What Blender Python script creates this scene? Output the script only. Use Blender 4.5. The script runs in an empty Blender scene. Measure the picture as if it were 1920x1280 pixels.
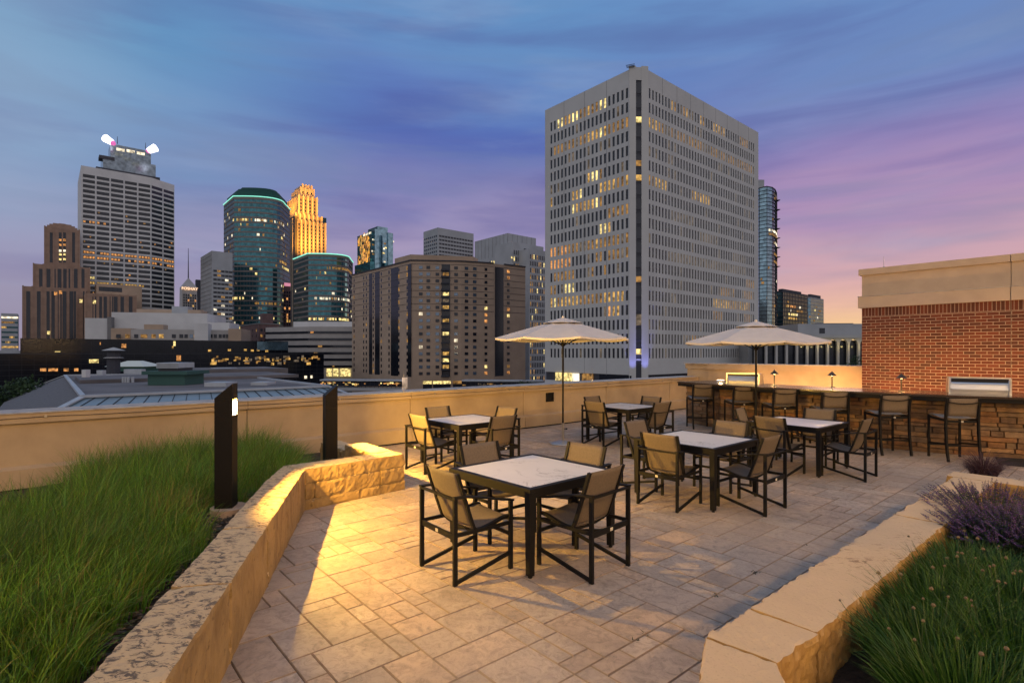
import bpy, math, random
import numpy as np
from mathutils import Vector, Matrix, noise

# ------------------------------------------------------------------ camera, sky, light
SC = bpy.context.scene
COL = SC.collection
R = math.radians
F = 1020.0            # focal length in photo pixels (1920 wide)
EYE = 1.87

cam = bpy.data.cameras.new('camera')
cam.sensor_width = 36.0
cam.lens = 36.0 * F / 1920
cam.shift_y = 20.0 / 1920          # horizon at y=660 of 1280
cam.clip_start = 0.05
cam.clip_end = 6000
camo = bpy.data.objects.new('camera', cam)
camo.location = (0, 0, EYE)
camo.rotation_euler = (R(90), 0, 0)
COL.objects.link(camo)
SC.camera = camo

SC.view_settings.view_transform = 'Standard'
SC.view_settings.look = 'None'
SC.view_settings.exposure = 0.0
SC.view_settings.gamma = 1.0

def lin(r, g, b):
    f = lambda c: (c / 255 / 12.92) if c / 255 <= 0.04045 else ((c / 255 + 0.055) / 1.055) ** 2.4
    return (f(r), f(g), f(b), 1)

world = bpy.data.worlds.new('World')
SC.world = world
world.use_nodes = True
def build_sky(nt):
    N, L = nt.nodes, nt.links
    N.clear()
    def math_(op, a, b=None, c=None):
        n = N.new('ShaderNodeMath'); n.operation = op
        for i, v_ in enumerate((a, b, c)):
            if v_ is None: continue
            if isinstance(v_, (int, float)): n.inputs[i].default_value = v_
            else: L.new(v_, n.inputs[i])
        return n.outputs[0]
    tc = N.new('ShaderNodeTexCoord')
    sp = N.new('ShaderNodeSeparateXYZ'); L.new(tc.outputs['Generated'], sp.inputs[0])
    x, y, z = sp.outputs
    # cloud streaks: a noise stretched along the horizon and slanting a little
    mp = N.new('ShaderNodeMapping'); mp.inputs['Scale'].default_value = (1.1, 1.1, 6.0)
    mp.inputs['Rotation'].default_value = (R(3), R(-7), 0)
    L.new(tc.outputs['Generated'], mp.inputs[0])
    n1 = N.new('ShaderNodeTexNoise'); n1.inputs['Scale'].default_value = 1.3
    n1.inputs['Detail'].default_value = 6; n1.inputs['Roughness'].default_value = 0.5; n1.inputs['Distortion'].default_value = 0.5
    L.new(mp.outputs[0], n1.inputs['Vector'])
    n2 = N.new('ShaderNodeTexNoise'); n2.inputs['Scale'].default_value = 2.6
    n2.inputs['Detail'].default_value = 5; n2.inputs['Roughness'].default_value = 0.55
    L.new(mp.outputs[0], n2.inputs['Vector'])
    d = math_('SUBTRACT', n1.outputs['Fac'], 0.5)
    zc = math_('MAXIMUM', z, 0.0)
    amp = math_('MULTIPLY', math_('MINIMUM', math_('MULTIPLY', zc, 4.0), 1.0), 0.24)
    ze = math_('ADD', zc, math_('MULTIPLY', d, amp))
    hyp = math_('SQRT', math_('ADD', math_('MULTIPLY', x, x), math_('MULTIPLY', y, y)))
    az = math_('DIVIDE', x, math_('MAXIMUM', hyp, 0.001))
    def ramp(stops):
        r = N.new('ShaderNodeValToRGB'); cr = r.color_ramp; cr.interpolation = 'B_SPLINE'
        while len(cr.elements) < len(stops): cr.elements.new(0.5)
        for e, (p, c) in zip(cr.elements, stops):
            e.position = p; e.color = lin(*c)
        L.new(ze, r.inputs[0]); return r.outputs[0]
    left = ramp([(0, (150, 138, 160)), (.117, (156, 150, 181)), (.188, (150, 150, 187)), (.256, (112, 138, 187)), (.32, (108, 150, 195)), (.38, (104, 154, 199)), (.45, (82, 142, 190)), (.62, (84, 142, 196))])
    mid = ramp([(0, (208, 166, 184)), (.1, (178, 155, 185)), (.18, (165, 149, 186)), (.24, (147, 137, 183)), (.285, (120, 122, 180)), (.33, (98, 114, 180)), (.37, (70, 94, 176)), (.41, (70, 106, 184)), (.45, (84, 122, 190)), (.5, (88, 136, 194)), (.62, (80, 140, 196))])
    right = ramp([(0, (252, 208, 126)), (.045, (250, 198, 134)), (.08, (238, 182, 154)), (.12, (220, 168, 168)), (.165, (204, 160, 176)), (.215, (184, 148, 182)), (.262, (152, 128, 184)), (.31, (132, 129, 188)), (.36, (114, 132, 190)), (.42, (94, 128, 190)), (.52, (90, 138, 196))])
    def smooth(v_, a, b):
        m = N.new('ShaderNodeMapRange'); m.interpolation_type = 'SMOOTHSTEP'
        m.inputs['From Min'].default_value = a; m.inputs['From Max'].default_value = b
        L.new(v_, m.inputs['Value']); return m.outputs[0]
    def mix(f, a, b):
        m = N.new('ShaderNodeMix'); m.data_type = 'RGBA'
        if isinstance(f, float): m.inputs[0].default_value = f
        else: L.new(f, m.inputs[0])
        for s, v_ in ((6, a), (7, b)):
            if isinstance(v_, tuple): m.inputs[s].default_value = v_
            else: L.new(v_, m.inputs[s])
        return m.outputs[2]
    c = mix(smooth(az, -.62, -.18), left, mid)
    c = mix(smooth(az, .0, .5), c, right)
    # thin pale veils
    veil = smooth(n2.outputs['Fac'], .5, .78)
    c = mix(math_('MULTIPLY', veil, 0.30), c, lin(150, 170, 205))
    dark = smooth(n2.outputs['Fac'], .5, .25)
    c = mix(math_('MULTIPLY', dark, 0.14), c, lin(60, 66, 130))
    mp2 = N.new('ShaderNodeMapping'); mp2.inputs['Scale'].default_value = (1.4, 1.4, 10.5); mp2.inputs['Rotation'].default_value = (R(-2), R(4), R(20))
    L.new(tc.outputs['Generated'], mp2.inputs[0])
    n4 = N.new('ShaderNodeTexNoise'); n4.inputs['Scale'].default_value = 1.5; n4.inputs['Detail'].default_value = 7; n4.inputs['Roughness'].default_value = .5; n4.inputs['Distortion'].default_value = .5
    L.new(mp2.outputs[0], n4.inputs['Vector'])
    zone = math_('MULTIPLY', smooth(z, .06, .16), smooth(z, .75, .5))
    c = mix(math_('MULTIPLY', math_('MULTIPLY', smooth(n4.outputs['Fac'], .48, .68), zone), .34), c, lin(108, 126, 166))
    c = mix(math_('MULTIPLY', math_('MULTIPLY', smooth(n4.outputs['Fac'], .52, .30), zone), .36), c, lin(70, 74, 150))
    edge = math_('MULTIPLY', smooth(az, -.52, -.69), math_('MULTIPLY', smooth(z, .1, .25), .38))
    c = mix(edge, c, lin(150, 178, 204))
    # the paler half of the dusk sky, behind the camera
    back = smooth(math_('DIVIDE', y, math_('MAXIMUM', hyp, 0.001)), 0.25, -0.5)
    c = mix(back, c, lin(208, 203, 208))
    up = smooth(z, 0.55, 0.85)
    c = mix(up, c, lin(150, 170, 205))
    hs = N.new('ShaderNodeHueSaturation'); hs.inputs['Saturation'].default_value = .91; L.new(c, hs.inputs['Color']); c = hs.outputs[0]
    bg = N.new('ShaderNodeBackground'); bg.inputs['Strength'].default_value = 1.0
    out = N.new('ShaderNodeOutputWorld')
    L.new(c, bg.inputs['Color']); L.new(bg.outputs[0], out.inputs[0])
build_sky(world.node_tree)

# the sun has just set behind the right-hand skyline: a last weak, wide glow
sun = bpy.data.lights.new('sunset_glow', 'SUN')
sun.energy = 0.15; sun.angle = R(20); sun.color = (1.0, 0.72, 0.55)
suno = bpy.data.objects.new('sunset_glow', sun)
suno.rotation_euler = (R(86), 0, R(180 - 38)); COL.objects.link(suno)

# ------------------------------------------------------------------ frames
A0 = R(40.6)
U = Vector((math.cos(A0), math.sin(A0), 0)); V = Vector((-U.y, U.x, 0))
def uv(u, v, z=0.0): return U * u + V * v + Vector((0, 0, z))
def tx(px): return (px - 960) / F
def on(px, Y, z=0.0): return Vector((tx(px) * Y, Y, z))
def zat(py, Y): return EYE + (660 - py) / F * Y
def along(P, d, px):
    t = tx(px); return (t * P.y - P.x) / (d.x - t * d.y)
GZ = -20.0

# ------------------------------------------------------------------ object helpers
class MB:
    def __init__(s): s.v = []; s.f = []; s.m = []; s.uvs = None
    def add(s, vs, fs, m=0):
        o = len(s.v); s.v.extend([tuple(p) for p in vs]); s.f.extend([tuple(i + o for i in q) for q in fs]); s.m.extend([m] * len(fs)); return s
    def frame(s, O, X, Y_, Z, sx, sy, sz, m=0):
        vs = [O + X * (a * sx / 2) + Y_ * (b * sy / 2) + Z * (c * sz / 2) for c in (-1, 1) for b in (-1, 1) for a in (-1, 1)]
        return s.add(vs, [(0, 2, 3, 1), (4, 5, 7, 6), (0, 1, 5, 4), (2, 6, 7, 3), (0, 4, 6, 2), (1, 3, 7, 5)], m)
    def box(s, c, size, rz=0.0, m=0):
        X = Vector((math.cos(rz), math.sin(rz), 0)); Yv = Vector((-X.y, X.x, 0))
        return s.frame(Vector(c), X, Yv, Vector((0, 0, 1)), *size, m)
    def bar(s, p, q, w, h, m=0, up=None):
        p = Vector(p); q = Vector(q); Z = (q - p); l = Z.length; Z = Z / l
        upv = Vector(up) if up else (Vector((0, 0, 1)) if abs(Z.z) < .9 else Vector((1, 0, 0)))
        X = Z.cross(upv).normalized(); Yv = X.cross(Z).normalized()
        return s.frame((p + q) / 2, X, Yv, Z, w, h, l, m)
    def path(s, pts, w, h, m=0, up=(0, 0, 1)):
        """rectangular section swept along pts; w across, h along up"""
        pts = [Vector(p) for p in pts]; n = len(pts); rings = []
        for i, p in enumerate(pts):
            t = (pts[min(i + 1, n - 1)] - pts[max(i - 1, 0)]).normalized()
            X = t.cross(Vector(up)).normalized(); Yv = X.cross(t).normalized()
            rings.append([p + X * (a * w / 2) + Yv * (b * h / 2) for a, b in ((-1, -1), (1, -1), (1, 1), (-1, 1))])
        vs = [q for r in rings for q in r]; fs = []
        for i in range(n - 1):
            for k in range(4):
                a = i * 4 + k; b = i * 4 + (k + 1) % 4
                fs.append((a, b, b + 4, a + 4))
        fs.append((3, 2, 1, 0)); fs.append(tuple((n - 1) * 4 + k for k in range(4)))
        return s.add(vs, fs, m)
    def tube(s, p, q, r0, r1=None, n=10, m=0, caps=True):
        p = Vector(p); q = Vector(q); r1 = r0 if r1 is None else r1
        Z = (q - p).normalized(); a = Vector((0, 0, 1)) if abs(Z.z) < .9 else Vector((1, 0, 0))
        X = Z.cross(a).normalized(); Yv = Z.cross(X)
        vs = [c + (X * math.cos(2 * math.pi * k / n) + Yv * math.sin(2 * math.pi * k / n)) * r for c, r in ((p, r0), (q, r1)) for k in range(n)]
        fs = [(k, (k + 1) % n, n + (k + 1) % n, n + k) for k in range(n)]
        if caps: fs += [tuple(range(n))[::-1], tuple(range(n, 2 * n))]
        return s.add(vs, fs, m)
    def lathe(s, prof, n=24, c=(0, 0, 0), m=0):
        c = Vector(c); vs = []; fs = []
        for r, z in prof:
            for k in range(n): vs.append(c + Vector((r * math.cos(2 * math.pi * k / n), r * math.sin(2 * math.pi * k / n), z)))
        for i in range(len(prof) - 1):
            for k in range(n):
                a = i * n + k; b = i * n + (k + 1) % n; fs.append((a, b, b + n, a + n))
        fs.append(tuple(range(n))[::-1]); fs.append(tuple((len(prof) - 1) * n + k for k in range(n)))
        return s.add(vs, fs, m)
    def prism(s, poly, z0, z1, m=0, poly1=None):
        n = len(poly); poly1 = poly1 or poly
        vs = [Vector((p[0], p[1], z0)) for p in poly] + [Vector((p[0], p[1], z1)) for p in poly1]
        fs = [tuple(range(n))[::-1], tuple(range(n, 2 * n))] + [(k, (k + 1) % n, n + (k + 1) % n, n + k) for k in range(n)]
        return s.add(vs, fs, m)
    def mesh(s, name):
        me = bpy.data.meshes.new(name); me.from_pydata(s.v, [], s.f); return me
    def build(s, name, mats, parent=None, smooth=False):
        me = s.mesh(name)
        for mm in (mats if isinstance(mats, (list, tuple)) else [mats]): me.materials.append(mm)
        if isinstance(mats, (list, tuple)) and len(mats) > 1: me.polygons.foreach_set('material_index', s.m)
        if smooth: me.polygons.foreach_set('use_smooth', [True] * len(me.polygons))
        o = bpy.data.objects.new(name, me); COL.objects.link(o)
        if parent: o.parent = parent
        return o

def tag(o, label=None, cat=None, group=None, kind=None):
    if label: o['label'] = label
    if cat: o['category'] = cat
    if group: o['group'] = group
    if kind: o['kind'] = kind
    return o
def empty(name, loc, rz, label, cat, group=None):
    o = bpy.data.objects.new(name, None); COL.objects.link(o); o.empty_display_size = .2
    o.location = loc; o.rotation_euler = (0, 0, rz); return tag(o, label, cat, group)
def dup(root, loc, rz, label, group=None):
    r = root.copy(); COL.objects.link(r); r.location = loc; r.rotation_euler = (0, 0, rz); r['label'] = label
    if group: r['group'] = group
    def rec(src, dst):
        for ch in list(src.children):
            c = ch.copy(); COL.objects.link(c); c.parent = dst; rec(ch, c)
    rec(root, r); return r

# ------------------------------------------------------------------ materials
def mat(name, col, rough=.7, metal=0.0, var=.0, vscale=3.0, bump=0.0, bscale=20.0, col2=None, emit=None, es=1.0, spec=.5, detail=5, vlo=.35, vhi=.65, attr=None, obj=True, bdist=.01, stretch=None, sheen=0):
    m = bpy.data.materials.new(name); m.use_nodes = True; nt = m.node_tree; N, L = nt.nodes, nt.links
    b = N['Principled BSDF']; c4 = tuple(col) + (1,)
    b.inputs['Base Color'].default_value = c4; b.inputs['Roughness'].default_value = rough
    b.inputs['Metallic'].default_value = metal; b.inputs['Specular IOR Level'].default_value = spec
    tc = N.new('ShaderNodeTexCoord'); co = tc.outputs['Object']
    if stretch:
        mp = N.new('ShaderNodeMapping'); mp.inputs['Scale'].default_value = stretch; L.new(co, mp.inputs[0]); co = mp.outputs[0]
    cur = None
    if var or col2:
        n = N.new('ShaderNodeTexNoise'); n.inputs['Scale'].default_value = vscale; n.inputs['Detail'].default_value = detail; n.inputs['Roughness'].default_value = .6
        L.new(co, n.inputs['Vector'])
        mr = N.new('ShaderNodeMapRange'); mr.inputs['From Min'].default_value = vlo; mr.inputs['From Max'].default_value = vhi
        L.new(n.outputs['Fac'], mr.inputs['Value'])
        mx = N.new('ShaderNodeMix'); mx.data_type = 'RGBA'; L.new(mr.outputs[0], mx.inputs[0])
        mx.inputs[6].default_value = c4 if col2 else tuple(c * (1 - var) for c in col) + (1,)
        mx.inputs[7].default_value = (tuple(col2) + (1,)) if col2 else tuple(min(1, c * (1 + var)) for c in col) + (1,)
        cur = mx.outputs[2]
    if attr:
        at = N.new('ShaderNodeAttribute'); at.attribute_name = attr
        mx = N.new('ShaderNodeMix'); mx.data_type = 'RGBA'; mx.blend_type = 'MULTIPLY'; mx.inputs[0].default_value = 1
        if cur: L.new(cur, mx.inputs[6])
        else: mx.inputs[6].default_value = c4
        L.new(at.outputs['Color'], mx.inputs[7]); cur = mx.outputs[2]
    if cur: L.new(cur, b.inputs['Base Color'])
    if bump:
        n = N.new('ShaderNodeTexNoise'); n.inputs['Scale'].default_value = bscale; n.inputs['Detail'].default_value = 6; n.inputs['Roughness'].default_value = .65
        L.new(co, n.inputs['Vector'])
        bp = N.new('ShaderNodeBump'); bp.inputs['Strength'].default_value = bump; bp.inputs['Distance'].default_value = bdist
        L.new(n.outputs['Fac'], bp.inputs['Height']); L.new(bp.outputs[0], b.inputs['Normal'])
    if emit:
        b.inputs['Emission Color'].default_value = tuple(emit) + (1,); b.inputs['Emission Strength'].default_value = es
    return m

M = {}
M['black_metal'] = mat('black_metal', (.009, .0085, .009), .55, .0, spec=.16)
M['bollard'] = mat('bollard_bronze', (.006, .005, .005), .5, .0, spec=.2)
M['sling'] = mat('sling_mesh', (.140, .108, .080), .8, var=.12, vscale=60, bump=.3, bscale=400, bdist=.001)
M['logo'] = mat('tag_cream', (.6, .56, .48), .5)
M['steel'] = mat('brushed_steel', (.62, .61, .6), .28, 1.0, bump=.1, bscale=80, stretch=(1, 1, 14))
M['dark_steel'] = mat('dark_steel', (.03, .03, .035), .35, .8)
M['fabric'] = mat('umbrella_fabric', (.56, .52, .49), .85, var=.05, vscale=4, bump=.15, bscale=250, bdist=.001)
M['chrome'] = mat('galvanised', (.45, .43, .41), .35, .9)
M['cap_metal'] = mat('lamp_hat', (.06, .055, .045), .45, .7)
# ------------------------------------------------------------------ warm terrace light: unseen building and windows added behind the camera
WARM = (1.0, 0.62, 0.29)
M['fill_glass'] = mat('fill_glass_warm', (.9, .7, .4), .4, emit=(1.0, .62, .28), es=2.0)
M['brick_plain'] = mat('brick_rear', (.22, .09, .05), .85, var=.2)
def rear_building():
    root = empty('added_rear_wing', uv(2, -12.5, 0), A0, 'unseen brick wing added behind the terrace, its windows carrying the warm fill light', 'building')
    MB().box((0, -3, 4), (40, 6, 20)).build('wall', M['brick_plain'], root)
    for z in (4.4, 11.2):
        for x in (-12, -4, 4, 12):
            fr = MB().box((x, .06, z), (3.3, .12, 2.1)).build('fill_window_frame', M['black_metal'], root)
            MB().box((x, .13, z), (3.0, .03, 1.8)).build('lit_window', M['fill_glass'], fr)  # glowing pane added to go with the warm fill lamp
            ld = bpy.data.lights.new('warm_fill_light', 'AREA'); ld.shape = 'RECTANGLE'; ld.size = 3.0; ld.size_y = 1.8
            ld.energy = (820 if z > 6 else 620) * (1.5 if x < -10 else 1); ld.color = WARM
            lo = bpy.data.objects.new('warm_fill_light', ld); COL.objects.link(lo)
            lo.location = (x, .2, z); lo.parent = fr
            lo.rotation_euler = Vector((0, 1, -.3)).to_track_quat('-Z', 'Y').to_euler()
rear_building()

# ------------------------------------------------------------------ colour attribute helper
def set_face_colors(o, cols, name='tone'):
    me = o.data; a = me.color_attributes.new(name, 'FLOAT_COLOR', 'CORNER')
    cnt = np.array([p.loop_total for p in me.polygons]); arr = np.repeat(np.array(cols, dtype=np.float32), cnt, axis=0)
    a.data.foreach_set('color', arr.ravel())

# ------------------------------------------------------------------ patio floor: stamped ashlar slabs
M['grout'] = mat('grout', (.09, .065, .048), .95, var=.3, vscale=8)
def floor_mat():
    m = mat('stamped_concrete', (.50, .385, .285), .62, col2=(.33, .262, .205), vscale=1.6, bump=1.0, bscale=14, attr='tone', vlo=.4, vhi=.68, detail=9, bdist=.012)
    nt = m.node_tree; N, L = nt.nodes, nt.links; b = N['Principled BSDF']
    # finer stains
    tc = [n for n in N if n.type == 'TEX_COORD'][0]
    src = b.inputs['Base Color'].links[0].from_socket
    n = N.new('ShaderNodeTexNoise'); n.inputs['Scale'].default_value = 11; n.inputs['Detail'].default_value = 12; n.inputs['Roughness'].default_value = .78; n.inputs['Distortion'].default_value = 1.2
    L.new(tc.outputs['Object'], n.inputs['Vector'])
    mr = N.new('ShaderNodeMapRange'); mr.inputs['From Min'].default_value = .46; mr.inputs['From Max'].default_value = .64; L.new(n.outputs['Fac'], mr.inputs['Value'])
    k = N.new('ShaderNodeMath'); k.operation = 'MULTIPLY'; k.inputs[1].default_value = .78; L.new(mr.outputs[0], k.inputs[0])
    mx = N.new('ShaderNodeMix'); mx.data_type = 'RGBA'; L.new(k.outputs[0], mx.inputs[0]); L.new(src, mx.inputs[6]); mx.inputs[7].default_value = (.20, .158, .125, 1)
    n3 = N.new('ShaderNodeTexNoise'); n3.inputs['Scale'].default_value = .55; n3.inputs['Detail'].default_value = 3; L.new(tc.outputs['Object'], n3.inputs['Vector'])
    mr3 = N.new('ShaderNodeMapRange'); mr3.inputs['From Min'].default_value = .45; mr3.inputs['From Max'].default_value = .62; L.new(n3.outputs['Fac'], mr3.inputs['Value'])
    k3 = N.new('ShaderNodeMath'); k3.operation = 'MULTIPLY'; k3.inputs[1].default_value = .45; L.new(mr3.outputs[0], k3.inputs[0])
    mx3 = N.new('ShaderNodeMix'); mx3.data_type = 'RGBA'; L.new(k3.outputs[0], mx3.inputs[0]); L.new(mx.outputs[2], mx3.inputs[6]); mx3.inputs[7].default_value = (.34, .285, .235, 1)
    L.new(mx3.outputs[2], b.inputs['Base Color'])
    r = N.new('ShaderNodeMapRange'); r.inputs['To Min'].default_value = .5; r.inputs['To Max'].default_value = .8; L.new(n.outputs['Fac'], r.inputs['Value']); L.new(r.outputs[0], b.inputs['Roughness'])
    return m
M['slab'] = floor_mat()
def patio():
    rnd = random.Random(4)
    g = .135; u0, v0 = -3.2, -3.1; nu, nv = 172, 100
    occ = np.zeros((nu, nv), bool); mb = MB(); cols = []
    sizes = [(4, 3), (3, 4), (3, 3), (3, 3), (3, 2), (2, 3), (2, 2), (2, 2), (4, 2), (2, 4), (3, 3), (3, 2), (2, 1), (4, 2), (1, 2)]
    cutv = {39, 62, 84}; cutu = {27, 54, 81, 108, 135}
    for j in range(nv):
        for i in range(nu):
            if occ[i, j]: continue
            rnd.shuffle(sizes); pick = (1, 1)
            for a, b in sizes:
                if i + a > nu or j + b > nv or occ[i:i + a, j:j + b].any(): continue
                if any(i < c < i + a for c in cutu) or any(j < c < j + b for c in cutv): continue
                pick = (a, b); break
            else:
                for a, b in ((1, 2), (2, 1), (1, 3), (3, 1)):
                    if i + a <= nu and j + b <= nv and not occ[i:i + a, j:j + b].any() and not any(i < c < i + a for c in cutu) and not any(j < c < j + b for c in cutv):
                        pick = (a, b); break
            a, b = pick; occ[i:i + a, j:j + b] = True
            ua, va, ub, vb = u0 + i * g, v0 + j * g, u0 + (i + a) * g, v0 + (j + b) * g
            e = .0014; h = .006
            ja = [rnd.uniform(-.0015, .0015) for _ in range(4)]
            q0 = [uv(ua + e, va + e, -.009), uv(ub - e, va + e, -.009), uv(ub - e, vb - e, -.009), uv(ua + e, vb - e, -.009)]
            q1 = [uv(ua + e + h, va + e + h, ja[0]), uv(ub - e - h, va + e + h, ja[1]), uv(ub - e - h, vb - e - h, ja[2]), uv(ua + e + h, vb - e - h, ja[3])]
            mb.add(q0 + q1, [(4, 5, 6, 7)] + [(k, (k + 1) % 4, 4 + (k + 1) % 4, 4 + k) for k in range(4)])
            t = rnd.uniform(.86, 1.12); w = rnd.uniform(-.05, .05)
            cols += [(t * (1 + w), t, t * (1 - w), 1)] + [(t * .62, t * .56, t * .5, 1)] * 4
    o = mb.build('patio_floor', M['slab']); set_face_colors(o, cols); tag(o, kind='structure')
    b = MB().add([uv(-9, -16, -.0125), uv(20.5, -16, -.0125), uv(20.5, 10.4, -.0125), uv(-9, 10.4, -.0125)], [(0, 1, 2, 3)]).build('patio_base', M['grout']); tag(b, kind='structure')
    # the storey below the terrace, so that the roof edge has a real drop
    s = MB().prism([uv(-9, -16), uv(20.5, -16), uv(20.5, 10.45), uv(-9, 10.45)], GZ, -.02).build('podium', M['brick_plain'])
    tag(s, 'plain brick podium carrying the roof terrace', 'building')
patio()

# weeds in the long saw-cut joint
def weeds():
    mb = MB(); rnd = random.Random(3)
    v_ = -3.1 + 39 * .135
    for u_ in (2.9, 3.02, 3.9, 4.55, 4.6, 5.6):
        c = uv(u_, v_, 0)
        for k in range(7):
            a = rnd.uniform(0, 6.28); l = rnd.uniform(.015, .04)
            p = c + Vector((rnd.uniform(-.03, .03), rnd.uniform(-.03, .03), 0)); q = p + Vector((math.cos(a) * l, math.sin(a) * l, l * .5)); s = Vector((-math.sin(a), math.cos(a), 0)) * .005
            mb.add([p - s, p + s, q], [(0, 1, 2)])
    tag(mb.build('weeds', mat('weed_leaf', (.02, .03, .012), .8)), 'tiny dark weeds in the long saw-cut joint of the patio', 'weeds', kind='stuff')
weeds()

# ------------------------------------------------------------------ precast parapet and walls
M['precast'] = mat('precast_tan', (.42, .32, .205), .85, var=.10, vscale=1.3, bump=.45, bscale=160, bdist=.003, detail=10, col2=(.32, .24, .155))
M['precast_grey'] = mat('precast_cap', (.40, .385, .37), .8, col2=(.24, .215, .20), vscale=5, bump=.3, bscale=90, vlo=.45, vhi=.7)
M['joint'] = mat('sealant_joint', (.16, .12, .09), .9)
def wallbox(mb, u0, u1, v0, v1, z0, z1, m=0):
    mb.frame(uv((u0 + u1) / 2, (v0 + v1) / 2, (z0 + z1) / 2), U, V, Vector((0, 0, 1)), u1 - u0, v1 - v0, z1 - z0, m)
def parapet():
    root = empty('parapet_wall', uv(4, 9.96, 0), 0, 'long low tan precast parapet with a grey coping along the roof edge', 'wall')
    def loc(mb, name, m, par=None):
        o = mb.build(name, m, par or root); o.matrix_parent_inverse = root.matrix_world.inverted() if False else Matrix.Translation(-root.location)
        return o
    joints = [-7.6, -4.45, -.55, 2.6, 5.75, 8.9, 12.05, 15.2]
    a, b = -9.0, 16.84
    mb = MB()
    ed = [a] + joints + [b]
    for p, q in zip(ed[:-1], ed[1:]):
        if q - p < .05: continue
        wallbox(mb, p + .009, q - .009, 9.96, 10.4, 0, .905)
    loc(mb, 'wall_panel', M['precast'])
    mb = MB()
    for p, q in zip(ed[:-1], ed[1:]):      # plinth with a sloped top
        p += .006; q -= .006
        pr = [(9.88, .03), (9.96, .03), (9.96, .325), (9.88, .285)]
        vs = [uv(p, y, z) for y, z in pr] + [uv(q, y, z) for y, z in pr]
        mb.add(vs, [(0, 1, 2, 3)[::-1], (4, 5, 6, 7)] + [(k, (k + 1) % 4, 4 + (k + 1) % 4, 4 + k) for k in range(4)])
    loc(mb, 'plinth', M['precast'])
    mb = MB(); 
    for p, q in zip(ed[:-1], ed[1:]):
        wallbox(mb, p + .004, q - .004, 9.90, 10.5, .908, 1.035)
    loc(mb, 'coping_edge', M['precast'])
    mb = MB(); wallbox(mb, a, b, 9.885, 10.52, 1.037, 1.052); loc(mb, 'coping_top', M['precast_grey'])
    mb = MB(); wallbox(mb, a, b, 9.972, 10.38, 0, 1.03)
    loc(mb, 'joint_filler', M['joint']).scale = (1, 1, 1)
    mb = MB()
    for k in range(1): pass
    # dark gap under the plinth
    wallbox(mb, a, b, 9.90, 9.95, -.01, .03); loc(mb, 'base_gap', M['black_metal'])
parapet()
def conductor():
    mb = MB(); rnd = random.Random(8)
    pts = []; n = 110
    for i in range(n + 1):
        u_ = -8.9 + i * (25.6 / n); t = (u_ % 2.1) / 2.1
        pts.append(uv(u_, 9.893, .985 - .018 * math.sin(t * math.pi) + rnd.uniform(-.002, .002)))
    for p, q in zip(pts[:-1], pts[1:]): mb.tube(p, q, .0045, n=5, caps=False)
    root = empty('lightning_cable', uv(4, 9.893, .98), 0, 'thin dark lightning cable clipped along the parapet coping edge', 'cable')
    o = mb.build('cable', mat('cable_dark', (.06, .05, .045), .5, .6), root); o.matrix_parent_inverse = Matrix.Translation(-root.location)
    for i in range(12):
        c = uv(-8.4 + i * 2.1, 9.888, .987)
        o = MB().box(c, (.03, .03, .035), A0).build('clip', M['chrome'], root); o.matrix_parent_inverse = Matrix.Translation(-root.location)
conductor()
# short lightning rods on the coping
def rod(name, p, h, label):
    tag(MB().tube((0, 0, 0), (0, 0, h), .006, .003, 6).lathe([(.03, 0), (.03, .02), (.012, .05), (.001, .051)], 8).build(name, M['chrome']), label, 'lightning rod').location = p
Pr = along(uv(0, 10.2), U, 757); rod('lightning_rod', uv(Pr, 10.2, 1.052), .42, 'thin lightning rod on parapet coping left of the front umbrella')
Pr = along(uv(0, 10.2), U, 1110); rod('lightning_rod', uv(Pr, 10.2, 1.052), .40, 'thin lightning rod on parapet coping right of the front umbrella')
# vent grille in the parapet
def vent():
    s = along(uv(0, 9.955), U, 1030.5); c = uv(s, 9.955, .72)
    root = empty('vent_grille', c, A0, 'small dark square louvred vent in the parapet behind the umbrella pole', 'vent')
    mb = MB()
    for dx, dz, sx, sz in ((0, .1, .26, .03), (0, -.1, .26, .03), (-.115, 0, .03, .17), (.115, 0, .03, .17)): mb.box((dx, -.01, dz), (sx, .03, sz))
    mb.build('frame', M['black_metal'], root)
    mb = MB()
    for k in range(6): mb.bar((-.1, -.008, -.07 + k * .028), (.1, -.008, -.07 + k * .028), .012, .012, up=(0, .7, .7))
    mb.build('louvres', M['black_metal'], root)
    MB().box((0, .002, 0), (.22, .006, .19)).build('backing', mat('void', (.005, .005, .005), .9), root)
vent()

# higher wall at the end of the parapet, running from the parapet to the brick building
def end_wall():
    root = empty('roof_wall', uv(16.84, 7.5, 0), 0, 'higher cream precast wall between the parapet and the brick building', 'wall')
    def loc(mb, name, m):
        o = mb.build(name, m, root); o.matrix_parent_inverse = Matrix.Translation(-root.location); return o
    s_left = along(uv(16.84, 0), V, 1287); s_p = along(uv(16.84, 0), V, 1327)
    mb = MB(); wallbox(mb, 16.84, 17.3, 4.9, s_p - .01, 0, 1.3); wallbox(mb, 16.9, 17.3, s_p, s_left, 0, 1.3); loc(mb, 'wall_panel', M['precast'])
    mb = MB(); wallbox(mb, 16.78, 17.4, 4.9, s_p - .01, 1.303, 1.47); wallbox(mb, 16.85, 17.4, s_p, s_left + .05, 1.303, 1.47); loc(mb, 'coping_edge', M['precast'])
    mb = MB(); wallbox(mb, 16.76, 17.42, 4.9, s_left + .07, 1.473, 1.5); loc(mb, 'coping_top', M['precast_grey'])
end_wall()

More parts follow.
